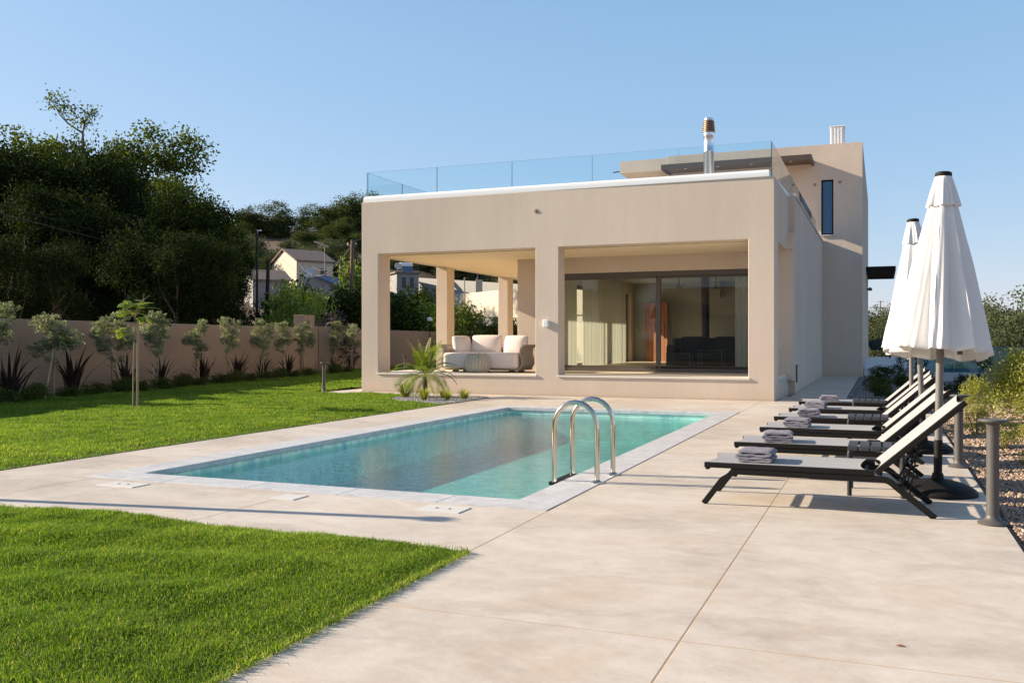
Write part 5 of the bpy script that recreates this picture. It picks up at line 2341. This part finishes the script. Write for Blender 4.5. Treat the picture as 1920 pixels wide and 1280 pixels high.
# ================================================================== trees beyond the wall
def big_tree(seed, H=10.0, Wd=3.6, low=.08, leaf=.17, nclump=520, per=56, sig=.42):
    g = np.random.default_rng(seed)
    blobs = []
    for k in range(14):
        t = g.uniform(low, .86)
        rr = Wd * (1 - abs(t - .5) * .9) * g.uniform(.35, .75)
        a = g.uniform(0, 2 * PI)
        blobs.append((rr * math.cos(a), rr * math.sin(a), H * t, Wd * g.uniform(.32, .52), Wd * g.uniform(.32, .52), H * g.uniform(.10, .17)))
    blobs.append((0, 0, H * .86, Wd * .42, Wd * .42, H * .12))
    return tree_meshes(seed, blobs, nclump, per, sig, leaf, .6, .45, ((0, 0, -1), (g.normal() * .3, g.normal() * .3, H * .5)), .22, 16)


BT = [big_tree(s) for s in (501, 502, 503)]
BTn = [big_tree(s, 10, 2.3, .30, .17, 300, 44, .36) for s in (511, 512)]
DT = [(-45, 226, 47, 0, 1.1, "dark broad tree at the picture's edge on the wooded slope"),
      (35, 229, 51, 1, 1.0, "tall dark tree with bright sunlit top, below the bare branch"),
      (98, 240, 53, 2, 1.0, "dark tree right under the thin sprawling branch"),
      (160, 252, 50, 0, .9, "dark ivy covered tree between the thin branch and the tallest crown"),
      (205, 240, 55, 3, .9, "narrow dark tree just before the tallest crown"),
      (292, 206, 56, 4, 1.0, "tallest tree of the wooded slope with loose airy crown"),
      (262, 305, 50, 1, .9, "dark tree below the tallest airy crown"),
      (318, 318, 47, 2, .8, "dark tree with light green patch under the tallest crown"),
      (372, 345, 45, 0, .8, "dark rounded tree stepping down towards the cream house"),
      (400, 356, 46, 3, .9, "narrow dark tree near the lower end of the wooded slope"),
      (424, 405, 47, 1, .5, "lowest dark tree at the end of the wooded slope"),
      (60, 330, 41, 2, .9, "big shadowed tree low on the slope behind the flat topped olive"),
      (172, 350, 42, 0, .9, "big shadowed tree low on the slope behind the sapling"),
      (250, 400, 39, 1, .8, "shadowed tree behind the sapling's crown, near the garden wall"),
      (335, 420, 38, 2, .8, "shadowed tree behind the garden wall's middle"),
      (388, 430, 39, 0, .75, "shadowed round tree behind the tall narrow pale olive"),
      (15, 430, 35, 2, .7, "bluish shadowed shrubby tree just over the wall at the picture's edge"),
      (110, 440, 36, 0, .7, "shadowed shrubby tree just over the wall behind the first flax clumps"),
      (-10, 300, 62, 2, 1.0, "dark tree high at the back of the slope, at the picture's edge"),
      (130, 300, 64, 1, 1.0, "dark tree at the back of the slope behind the ivy covered one"),
      (230, 310, 64, 0, 1.0, "dark tree at the back of the slope beside the tallest crown"),
      (335, 385, 62, 2, .9, "dark tree at the back of the slope towards the hill"),
      (405, 400, 60, 0, .7, "dark tree at the back of the slope above the dark poles")]
TREES = BT + BTn
LIT = [b_[0].copy() for b_ in BT]  # brighter leaf copies: sunlight on skyline crowns put into the leaf colour
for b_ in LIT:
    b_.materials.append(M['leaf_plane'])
for i, (px, yt_, Z, k, wd, lb) in enumerate(DT):
    p = ground_point(px, Z)
    H_ = at(px, yt_, Z).z - p.z
    s_ = H_ / 10.4
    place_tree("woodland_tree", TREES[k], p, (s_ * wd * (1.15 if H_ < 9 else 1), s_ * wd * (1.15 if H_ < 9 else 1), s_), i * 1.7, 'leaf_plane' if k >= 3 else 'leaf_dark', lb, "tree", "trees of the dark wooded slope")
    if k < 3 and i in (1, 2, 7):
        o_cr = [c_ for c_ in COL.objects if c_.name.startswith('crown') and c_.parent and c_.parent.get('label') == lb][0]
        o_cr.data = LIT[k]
# more of the same wood, past the edge of the picture
for i, (px, yt_, Z, k) in enumerate([(-130, 228, 51, 0), (-230, 232, 49, 1), (-330, 225, 54, 2), (-420, 230, 52, 0), (-540, 225, 56, 1), (-660, 232, 55, 2), (-270, 330, 43, 1), (-120, 330, 43, 2), (-480, 300, 46, 0), (-180, 260, 58, 0), (-800, 215, 58, 1)]):
    p = ground_point(px, Z)
    H_ = at(px, yt_, Z).z - p.z
    s_ = H_ / 10.4
    place_tree("woodland_tree", TREES[k], p, (s_, s_, s_), i * 2.3, 'leaf_dark', "dark tree of the same wood continuing past the picture's edge", "tree", "trees of the wood outside the view")
# thin sprawling tree standing out against the sky
g = np.random.default_rng(77)
p = ground_point(158, 50)
tp_ = [at(157, 300, 50) - p, at(155, 250, 50) - p, at(128, 232, 50) - p, at(112, 215, 50) - p, at(104, 200, 50) - p, at(93, 184, 50) - p, at(160, 225, 50) - p, at(172, 214, 50) - p]
m = MB()
m.tube([(0, 0, -.5), tp_[0] * .5, tp_[0], tp_[1]], lambda t: .14 * (1.1 - .7 * t), 7)
m.tube([tp_[1], tp_[2], tp_[3], tp_[4], tp_[5]], lambda t: .055 * (1.05 - .85 * t), 6)
m.tube([tp_[1], tp_[6], tp_[7]], lambda t: .045 * (1.05 - .8 * t), 6)
for k in range(14):
    a = tp_[2].lerp(tp_[5], g.uniform(0, 1)) if k % 3 else tp_[1].lerp(tp_[7], g.uniform(.3, 1))
    m.tube([a, a + Vector((g.normal() * .35, g.normal() * .3, abs(g.normal()) * .3))], .012, 5)
st_ = empty("sprawling_tree", p, "thin sprawling tree with one bare leafy branch against the sky", "tree")
m.build("trunk", 'bark', st_, smooth=True)
cs = []
for (px, py, n_, r_) in ((96, 190, 40, .22), (106, 197, 60, .32), (115, 190, 60, .30), (112, 205, 50, .28), (120, 213, 25, .22), (126, 201, 40, .22), (150, 217, 80, .34), (160, 222, 80, .36), (168, 213, 60, .30), (175, 210, 35, .22), (156, 235, 60, .3), (140, 220, 12, .3), (92, 181, 20, .15), (132, 234, 15, .3)):
    c = at(px, py, 50) - p
    cs.append(np.array(c)[None] + g.normal(size=(n_, 3)) * r_)
L = np.concatenate(cs)
V, Fq, tt = leaf_quads(L, .17, g, .6)
put("crown", np_mesh("crown", V, Fq, tt), 'leaf_plane', st_)

# ------------------------------------------------------------------ hillside scrub and olives
HT = [tree_meshes(s, [(g.normal() * .75, g.normal() * .75, g.uniform(.5, 2.6), 1.05, 1.05, .85) for _ in range(8)], 300, 34, .26, .14, .55, .45, ((0, 0, -.6), (0, 0, 1.6)), .10, 8) for s in (601, 602, 603)]
HILL = [  # px, top y, distance, kind(leaf), width, label
    (466, 388, 143, 1, 1.2, "small dark green tree on the skyline, first past the wooded slope"), (490, 378, 146, 1, 1.5, "round dark tree on the skyline above the reddish bank"),
    (518, 386, 144, 1, 1.2, "dark tree on the skyline, last before the gap of sky"), (570, 404, 150, 1, 1.2, "small lone bush on the skyline in the gap"),
    (608, 384, 146, 1, 1.3, "leafy tree at the foot of the hilltop grove"), (632, 370, 150, 1, 1.5, "tall leafy tree of the hilltop grove next to the house corner"),
    (658, 362, 148, 1, 1.5, "tallest tree of the hilltop grove, just clear of the house corner"), (690, 356, 152, 1, 1.3, "hilltop tree whose top shows through the terrace glass"),
    (728, 360, 154, 1, 1.0, "small hilltop tree seen only through the terrace glass"),
    (645, 410, 138, 1, 1.2, "dark tree on the upper slope below the hilltop grove"), (612, 425, 136, 1, 1.1, "dark bush on the upper slope under the lone skyline bush"),
    (668, 425, 135, 1, 1.2, "dark tree on the upper slope beside the house corner"),
    (452, 428, 105, 2, 1.2, "grey green olive on the slope at the end of the wood"), (478, 440, 112, 2, 1.3, "grey green olive on the slope over the dark poles"),
    (552, 440, 120, 2, 1.2, "olive on the slope above the cream house's far eave"), (575, 430, 128, 1, 1.3, "greener tree on the middle slope, below the sky gap"),
    (598, 446, 118, 2, 1.2, "olive behind the television aerial"), (622, 442, 122, 2, 1.2, "olive between the aerial and the utility pole"),
    (648, 450, 118, 2, 1.1, "olive right behind the utility pole's top"), (664, 470, 112, 1, 1.2, "dark bush behind the utility pole"),
    (520, 452, 110, 2, 1.0, "small olive peeping over the cream house ridge"), (560, 458, 108, 2, 1.0, "small olive over the cream house roof"),
    (470, 470, 100, 1, 1.2, "dark bush between the poles and the cream gable"), (632, 474, 108, 1, 1.2, "dark bush behind the shed's metal posts"),
    (590, 470, 112, 1, 1.1, "dark bush behind the cream house's end"), (440, 470, 92, 2, 1.1, "olive filling the gap beside the lowest dark tree"),
    (655, 390, 146, 1, 1.1, "dark bush under the hilltop grove"),
    (745, 452, 118, 1, 1.4, "dark hillside tree over the stone house's roof"), (775, 460, 120, 2, 1.4, "olive above the stone house seen through the porch"),
    (805, 466, 116, 1, 1.4, "dark tree beside the porch column, on the hill"), (860, 470, 112, 1, 1.5, "dark hillside tree seen between the two porch columns"),
    (890, 474, 116, 1, 1.4, "dark hillside tree behind the little white chimney"), (920, 484, 110, 2, 1.3, "olive on the hill next to the second porch column"),
    (960, 498, 108, 2, 1.4, "olive on the hill seen between column and porch wall"), (990, 500, 112, 1, 1.3, "dark tree on the hill nearest the porch wall")]
for i, (px, yt_, Z, kd, wd, lb) in enumerate(HILL):
    p = ground_point(px, Z)
    H_ = max(2.6, at(px, yt_, Z).z - p.z)
    s_ = H_ / 3.5
    sw = (min(s_, 1.5) * 1.0 + .15) * wd
    place_tree("hillside_tree", HT[i % 3] if kd == 1 else [(HT[i % 3][0].copy(), None)][0], p, (sw, sw, s_), i * 1.3, 'leaf_hill' if kd == 1 else 'leaf_olive_far', lb, "tree", "trees on the hillside")
    if kd == 2:
        cr = [c for c in COL.objects if False]
# olive kinds get their own leaf colour through the copied mesh
for o in bpy.data.objects:
    if o.name.startswith("crown") and o.parent and o.parent.name.startswith("hillside_tree"):
        kd = next((h[3] for h in HILL if h[5] == o.parent['label']), 1)
        if kd == 2:
            o.data.materials.clear()
            o.data.materials.append(M['leaf_olive_far'])
RT_ = [(1636, 575, 85, 1.3, "olive just clear of the house's back corner"), (1662, 582, 80, 1.3, "olive behind the rope chairs"), (1690, 585, 78, 1.3, "olive half hidden by the parasols on their house side"),
       (1725, 575, 70, 1.4, "olive fully behind the parasols"), (1775, 580, 66, 1.4, "olive behind the front parasol's canopy"), (1822, 566, 64, 1.2, "olive bush just past the front parasol's hem"),
       (1852, 560, 60, 1.2, "olive between the front parasol and the tall tree"), (1905, 524, 64, 1.25, "tall tree rising above the olives at the picture's edge"),
       (1880, 575, 54, 1.2, "rounded olive below the tall tree"), (1925, 585, 52, 1.3, "olive cut by the picture's edge above the glass fence"), (1840, 600, 48, 1.1, "low olive over the teal glass fence"),
       (1990, 560, 60, 1.4, "olive just past the picture's edge"), (1890, 618, 44, 1.1, "low olive close behind the teal glass fence"), (1650, 612, 60, 1.1, "low bush behind the rope chair by the house wall")]
for i, (px, yt_, Z, wd, lb) in enumerate(RT_):
    p = ground_point(px, Z)
    H_ = max(1.4, at(px, yt_, Z).z - p.z)
    s_ = H_ / 3.5
    o = place_tree("field_olive", HT[i % 3], p, (max(s_, .62) * wd, max(s_, .62) * wd, s_), i * 1.9, 'leaf_dark', lb, "olive tree", "olives in the field beyond the fence")
RTm = HT[0][0].copy()
RTm.materials.clear()
RTm.materials.append(M['leaf_olive_far'])
for o in bpy.data.objects:
    if o.name.startswith("crown") and o.parent and o.parent.name.startswith("field_olive") and not o.parent['label'].startswith("tall tree"):
        o.data = RTm

# ------------------------------------------------------------------ bushes between wall and village
BB = [bush_mesh(s, (1.5, 1.5, 2.6), 5200, .17, .6, 6) for s in (701, 702)]
BUSH = [(548, 535, 40, .8, 'leaf_lime', 0, "bright green bush lit by the sun above the garden wall"), (582, 552, 38, .62, 'leaf_lime', 1, "yellow green bush leaning beside the brighter bush"),
        (566, 528, 46, .85, 'leaf_plane', 1, "mid green bush standing behind the sunlit bright bush"),
        (512, 560, 42, .75, 'leaf_dark', 1, "dark bush at the foot of the two timber poles"), (645, 545, 44, .95, 'leaf_dark', 0, "dark bush under the utility pole"),
        (672, 540, 46, 1.0, 'leaf_dark', 1, "dark bush at the porch corner below the blue roof"), (612, 590, 36, .7, 'leaf_purple', 1, "purple leaved bush behind the wall pillar"),
        (770, 541, 52, 1.35, 'leaf_plane', 0, "big round bush with sunlit top seen through the porch"), (808, 560, 50, .9, 'leaf_lime', 1, "yellowish bush beside the first inner porch column"),
        (735, 560, 50, 1.1, 'leaf_dark', 1, "dark bush next to the porch's outer column"), (868, 572, 40, .72, 'leaf_plane', 0, "green bush before the pale wall between the porch columns"),
        (905, 592, 38, .8, 'leaf_dark', 1, "dark bush before the pale wall, beside the second column"), (935, 600, 38, .7, 'leaf_dark', 0, "dark bush behind the second inner porch column"),
        (962, 602, 38, .66, 'leaf_dark', 1, "dark bush between the second column and the porch wall"), (660, 492, 62, .8, 'leaf_lime', 0, "sunlit vine over the blue roofed shed's end")]
BK = {}
for i, (px, yt_, Z, wd, mt, k, lb) in enumerate(BUSH):
    p = ground_point(px, Z)
    H_ = max(1.0, at(px, yt_, Z).z - p.z)
    if (mt, k) not in BK:
        BK[(mt, k)] = BB[k].copy()
        BK[(mt, k)].materials.append(M[mt])
    o = put("village_bush", BK[(mt, k)], None)
    o.location = p
    o.scale = (wd, wd, H_ / 3.2)
    o.rotation_euler.z = i * 2.2
    tag(o, lb, "bush", "bushes between the wall and the village")

# ================================================================== village on the slope
def dirs(ang):
    c, s_ = math.cos(R(ang)), math.sin(R(ang))
    u = Vector(RT) * c + Vector(FW) * s_
    v = -Vector(RT) * s_ + Vector(FW) * c
    return u, v


def gable_house(name, corner, ang, w_, L_, hw, hr, wallm, roofm, label, openings=(), over=.25):
    """near corner, gable along v, ridge along u"""
    u, v = dirs(ang)
    rz = math.atan2(u.y, u.x)
    o = empty(name, corner, label, "house", None, rz)
    m = MB()
    pr = [(0, -4.0), (w_, -4.0), (w_, hw), (w_ / 2, hw + hr), (0, hw)]
    vv = [(0, y, z) for y, z in pr] + [(L_, y, z) for y, z in pr]
    n = len(pr)
    m.add(vv, [tuple(range(n)), tuple(range(n, 2 * n))[::-1]] + [(i, (i + 1) % n, n + (i + 1) % n, n + i) for i in range(n)])
    m.build("wall", wallm, o)
    m = MB()
    sl_ = hr / (w_ / 2)
    t = .12
    for sgn in (0, 1):
        y0, y1 = (-over, w_ / 2) if sgn == 0 else (w_ + over, w_ / 2)
        z0, z1 = hw - over * sl_ + .03, hw + hr + .03
        q = []
        for x in (-over, L_ + over):
            q += [(x, y0, z0), (x, y1, z1), (x, y1, z1 + t), (x, y0, z0 + t)]
        m.add(q, [(0, 1, 2, 3), (7, 6, 5, 4), (0, 4, 5, 1), (1, 5, 6, 2), (2, 6, 7, 3), (3, 7, 4, 0)])
    m.build("roof", roofm, o)
    for kind, side, a0, a1, z0, z1, mt in openings:
        m = MB()
        if side == 'u':
            m.box(a0, a1, -.05, .02, z0, z1)
        else:
            m.box(-.05, .02, a0, a1, z0, z1)
        m.build(kind, mt, o)
    return o


c = at(556, 488, 97)
gable_house("cream_house", (c.x, c.y, c.z - 2.75), 37, 6.6, 4.2, 2.75, 1.35, 'house_cream', 'roof_tile', "old cream house with sunlit gable and weathered low roof on the slope",
            [("shutter", 'u', .95, 1.9, .75, 2.0, 'shutter_pale'), ("door", 'u', 2.75, 3.4, .35, 2.0, 'shutter_dark')])
c = at(474, 524, 80)
gable_house("stone_cottage", (c.x, c.y, c.z - 3.4), 30, 4.4, 3.2, 3.4, .9, 'stone', 'roof_tile', "low grey rubble cottage with brown roof behind the dark poles",
            [("window", 'v', 1.2, 1.8, .9, 1.9, 'shutter_dark'), ("window", 'v', 3.6, 4.2, .9, 1.9, 'shutter_dark')])
# blue roofed shed: single slope falling to the right
p0 = at(590, 519, 78)
e_ = empty("blue_roof_shed", p0, "long low shed with a faded blue sheet roof below the cream house", "shed", None, YAW)
m = MB()
k_ = 78 / F_PX
q = [(-22 * k_, -7), (72 * k_, -7), (72 * k_, -30 * k_), (0, 0), (-22 * k_, -2 * k_)]
vv = [(x, 0, z) for x, z in q] + [(x + 3.0, 5.5, z) for x, z in q]
m.add(vv, [(0, 1, 2, 3, 4), (9, 8, 7, 6, 5)] + [(i, (i + 1) % 5, 5 + (i + 1) % 5, 5 + i) for i in range(5)])
m.build("wall", 'house_grey', e_)
m = MB()
a, b = (-.15, .06), (76 * k_, -30 * k_ - .0)
vv = []
for dx, y in ((0, -.25), (3.2, 5.8)):
    vv += [(a[0] + dx, y, a[1]), (b[0] + dx + 1.5, y, b[1] - .62), (b[0] + dx + 1.5, y, b[1] - .52), (a[0] + dx, y, a[1] + .10)]
m.add(vv, [(0, 1, 2, 3), (7, 6, 5, 4), (0, 4, 5, 1), (1, 5, 6, 2), (2, 6, 7, 3), (3, 7, 4, 0)])
m.build("roof", 'roof_blue', e_)
m = MB()
m.box(2.05, 2.55, 2.0, 2.5, -.6, .75)
m.box(2.0, 2.6, 1.95, 2.55, .751, .85)
m.build("chimney", 'house_grey', e_)
for x, h in ((1.55, 1.3), (2.9, .5)):
    m = MB()
    m.tube([(x, 3.2, -1), (x, 3.2, h)], .06, 7)
    m.build("metal_post", 'stake_grey', e_)
# stone house seen through the porch
p0 = at(744, 548, 84)
e_ = empty("stone_house", p0, "rubble stone house with two dark windows seen through the porch", "house", None, YAW + R(22))
k_ = 84 / F_PX
m = MB()
m.box(0, 38 * k_ * 1.12, 0, 5, -4, 36 * k_)
m.build("wall", 'stone', e_)
m = MB()
m.box(-.2, 38 * k_ * 1.12 + .2, -.2, 5.2, 36 * k_ + .001, 36 * k_ + .14)
m.build("roof", 'roof_tile', e_)
for x0 in (.45, 1.2):
    f_ = MB()
    x1 = x0 + .42
    f_.box(x0 - .06, x0, -.06, .02, .4, 1.42)
    f_.box(x1, x1 + .06, -.06, .02, .4, 1.42)
    f_.box(x0 - .06, x1 + .06, -.06, .02, 1.42, 1.48)
    wv_ = f_.build("window", 'house_grey', e_)
    f_ = MB()
    f_.box(x0, x1, -.03, .02, .4, 1.42)
    f_.build("pane", 'shutter_dark', wv_)
hz_ = 36 * k_ + .14
sh_ = empty("solar_heater", (0, 0, 0), "small solar water heater with tank on the stone house's roof", "solar heater", None, YAW + R(22))
sh_.location = e_.matrix_basis @ Vector((.9, 1.0, hz_))
m = MB()
m.box(-.1, 1.0, 0, .06, 0, .95, Matrix.Translation((0, 0, .05)) @ Matrix.Rotation(R(-42), 4, 'X'))
m.build("panel", plain("solar_panel", (.10, .14, .2, 1), .25), sh_)
m = MB()
m.tube([(-.15, .72, .78), (1.05, .72, .78)], .22, 14)
m.build("tank", 'white_metal', sh_, smooth=True)
ds_ = empty("satellite_dish", e_.matrix_basis @ Vector((.25, .6, hz_)), "pinkish satellite dish beside the solar heater", "dish", None, YAW + .4)
m = MB()
m.lathe([(0, 0), (.2, .03), (.34, .10), (.36, .13), (.33, .115), (0, .03)], 20)
dd = m.build("reflector", 'house_cream', ds_, smooth=True)
dd.location = (0, 0, .5)
dd.rotation_euler = (R(65), 0, 0)
m = MB()
m.tube([(0, .05, 0), (0, .05, .5)], .03, 7)
m.build("mast", 'stake_grey', ds_)
# concrete yard wall above the pale retaining wall
a, b = at(776, 520, 90), at(1030, 536, 76)
u = (b - a).normalized()
e_ = empty("yard_wall", (a.x, a.y, 0), "long bluish grey concrete yard wall above the pale retaining wall", "wall", None, math.atan2(u.y, u.x))
m = MB()
Lw = math.hypot(b.x - a.x, b.y - a.y)
m.add([(0, 0, -2), (Lw, 0, -2), (Lw, .3, -2), (0, .3, -2), (0, 0, a.z), (Lw, 0, b.z), (Lw, .3, b.z), (0, .3, a.z)], [(0, 3, 2, 1), (4, 5, 6, 7), (0, 1, 5, 4), (1, 2, 6, 5), (2, 3, 7, 6), (3, 0, 4, 7)])
m.build("wall", 'house_grey', e_)
c = at(898, 548, 76)
e_ = empty("masonry_chimney", (c.x, c.y, c.z), "small pale masonry chimney with dark metal cowl in the village yard", "chimney", None, YAW)
m = MB()
m.box(-.28, .28, 0, .56, -1.5, 1.05)
m.build("stack", 'house_cream', e_, bevel=.02)
m = MB()
m.lathe([(.25, 1.05), (.27, 1.1), (.16, 1.3), (.2, 1.36), (.04, 1.6), (0, 1.62)], 14, (0, .28, 0))
m.build("cowl", 'charcoal', e_, smooth=True)
# pale sunlit retaining wall
cc = at(925, 545, 47)
u = Vector((.80, -.60, 0))
e_ = empty("retaining_wall", (cc.x, cc.y, 0), "tall pale sunlit retaining wall seen between the porch columns", "wall", None, math.atan2(u.y, u.x))
m = MB()
m.box(-4.6, 12, 0, .3, -.6, cc.z)
m.build("wall", 'stucco_bright', e_, bevel=.01)
m = MB()
m.tube([(-4.5, -.04, 2.9), (-1, -.04, 2.4), (3, -.04, 2.25), (8, -.04, 2.3)], .018, 6)
m.build("cable_run", 'cable', e_)

# poles, lamps, wires
def pole(name, px, y0, y1, Z, r_, mat, label, px2=None, cat="pole", group=None):
    b, t = at(px, y1, Z), at(px2 or px, y0, Z)
    e_ = empty(name, (b.x, b.y, tz(b)), label, cat, group)
    m = MB()
    m.tube([(0, 0, -.5), (t.x - b.x, t.y - b.y, t.z - tz(b))], lambda q: r_ * (1.1 - .3 * q), 10)
    m.build("shaft", mat, e_, smooth=True)
    return e_, t, b


up_, ut, ub = pole("utility_pole", 657, 450, 606, 58, .14, 'wood_pole', "brown timber utility pole close to the porch corner", 661)
rel = lambda v, b: Vector((v.x - b.x, v.y - b.y, v.z - tz(b)))
m = MB()
c_ = rel(at(660, 460, 58), ub)
m.beam(c_ + Vector((-.35, 0, 0)), c_ + Vector((.35, .0, 0)), .08, .10)
m.build("cross_arm", 'wood_pole', up_)
m = MB()
for dx in (-.3, 0, .3):
    m.lathe([(.0, 0), (.045, .01), (.03, .06), (.05, .09), (.0, .14)], 10, tuple(c_ + Vector((dx, 0, .05))))
m.build("insulators", 'white_metal', up_, smooth=True)
p1, t1, b1 = pole("timber_pole", 482, 437, 600, 50, .065, 'dark_pole', "dark timber pole carrying a small white street lamp")
m = MB()
c_ = rel(t1, b1)
m.tube([c_ - Vector((0, 0, .1)), c_ + Vector((.05, 0, .12)), c_ + Vector((.18, 0, .16))], .02, 6)
m.box(c_.x + .02, c_.x + .26, c_.y - .06, c_.y + .06, c_.z + .10, c_.z + .17)
m.build("lamp_head", 'white_metal', p1)
p2, t2, b2 = pole("timber_pole", 498, 487, 600, 47, .11, 'dark_pole', "thicker dark timber pole without lamp beside the stone cottage", 503)
p3, t3, b3 = pole("thin_mast", 871, 520, 640, 44, .035, 'stake_grey', "thin grey mast before the pale retaining wall", cat="mast")
p4, t4, b4 = pole("thin_mast", 606, 514, 590, 60, .03, 'stake_grey', "thin dark mast in front of the shed's grey wall", cat="mast")
# leaning timber stay
a, b = at(603, 585, 44), at(617, 556, 44)
m = MB()
m.tube([(0, 0, 0), tuple(b - a)], .035, 7)
o = m.build("leaning_stake", 'stake', None)
o.location = a
tag(o, "thin pale stake leaning among the dark bushes below the shed", "stake")
# aerial
a = at(609, 492, 96)
e_ = empty("tv_aerial", a, "television aerial with long pale boom above the cream house", "aerial", None, YAW)
m = MB()
m.tube([(0, 0, -1), (0, 0, 30 * 96 / F_PX)], .045, 7)
m.build("mast", 'stake_grey', e_)
m = MB()
k_ = 96 / F_PX
m.beam((-20 * k_, 0, 39 * k_), (7 * k_, 0, 29 * k_), .16, .16)
for i in range(8):
    x = -19 + i * 3.4
    z = 39 - (x + 20) * 10 / 27
    m.beam((x * k_, -.35, z * k_), (x * k_, .35, z * k_), .03, .03)
m.build("boom", 'house_cream', e_)
# orange globe on a cable
a = at(650, 513, 58)
m = MB()
m.lathe([(0, -.14), (.07, -.12), (.12, -.05), (.125, .03), (.08, .10), (.02, .13), (0, .13)], 16)
o = m.build("marker_globe", plain("orange_globe", (.62, .28, .07, 1), .5), None, smooth=True)
o.location = a
tag(o, "small orange globe hung from the cable beside the utility pole", "globe")


def cable(a, b, sag, r_, label):
    m = MB()
    pts = []
    for i in range(25):
        t = i / 24
        p = a.lerp(b, t)
        p.z -= sag * 4 * t * (1 - t)
        pts.append(p)
    m.tube(pts, r_, 5)
    return tag(m.build("overhead_cable", 'cable', None, smooth=True), label, "cable", "overhead cables of the village")


cable(at(-260, 300, 33), at(482, 500, 50), .35, .008, "upper overhead cable crossing before the dark wood")
cable(at(-260, 322, 32), at(501, 510, 47), .35, .011, "lower overhead cable crossing before the dark wood")
cable(ut - Vector((0, 0, .25)), at(586, 500, 96), .9, .02, "cable from the utility pole to the cream house's far eave")
cable(ut - Vector((0, 0, .25)), at(560, 493, 90), 1.6, .02, "deeply sagging cable from the utility pole to the cream house corner")
cable(ut - Vector((0, 0, .1)), at(760, 395, 62), .3, .02, "cable rising from the utility pole behind the villa")
cable(at(650, 510, 58), at(690, 500, 58), .05, .012, "short cable carrying the orange globe past the utility pole")
cable(at(520, 472, 92), at(650, 499, 58), 1.4, .014, "cable from the cream gable's ridge to the utility pole")
cable(at(1550, 571, 220), at(1720, 574, 220), .5, .05, "distant cable across the sky beside the back pergola")
a = at(1651, 575, 215)
m = MB()
m.tube([(0, 0, -3), (0, 0, 1.4)], .12, 6)
m.beam((-.8, 0, 1.2), (.8, 0, 1.2), .1, .1)
o = m.build("distant_pole", 'wood_pole', None)
o.location = a
tag(o, "tiny distant power pole on the horizon beside the back pergola", "pole")
c = at(1640, 603, 120)
gable_house("distant_house", (c.x, c.y, c.z - 1.2), 20, 5, 6, 1.2, .6, 'house_cream', 'roof_tile', "tiny distant pinkish house among the olives beside the back pergola")
# white garden lamp in the dark bush
a = at(806, 612, 46)
e_ = empty("garden_lamp", (a.x, a.y, a.z), "small white lamp standing before the big round bush", "lamp")
m = MB()
m.tube([(0, 0, -1.2), (0, 0, .3)], .025, 8)
m.build("post", 'charcoal', e_)
m = MB()
m.lathe([(0, .28), (.14, .29), (.15, .40), (.10, .46), (0, .47)], 16)
m.build("lamp_head", 'white_metal', e_, smooth=True)

def mk_tiles():
    t = NT("terracotta_tiles")
    wv = t.n("ShaderNodeTexWave")
    wv.inputs["Scale"].default_value = 1.6
    t.l(t.coord(), wv.inputs[0])
    c = t.mix(t.noise(t.coord(), 3, 5), (.27, .16, .11, 1), (.42, .28, .2, 1))
    c = t.mix(wv.outputs["Fac"], t.mix(.55, c, (.05, .03, .02, 1)), c)
    return t.done(t.bsdf(c, .85, 0, t.bump(wv.outputs["Fac"], 1, .08)))


# the neighbour's tiled house behind the viewer, seen in the sliding door's reflection
gable_house("neighbour_house", (-14.5, -27.0, -.1), -22, 7.0, 9.0, 2.9, 2.0, 'house_cream', mk_tiles(), "neighbouring pale house with a tiled roof mirrored in the sliding door")
for i, (x, y, s_) in enumerate([(-17, -22, .62), (-20.5, -19, .6), (-24, -23, .75), (-3, -27, .8), (-28, -16, .7)]):
    place_tree("neighbour_tree", BT[i % 3], (x, y, -.2), s_, i, 'leaf_dark', "broad dark tree beside the neighbouring tiled house", "tree", "trees round the neighbouring house")
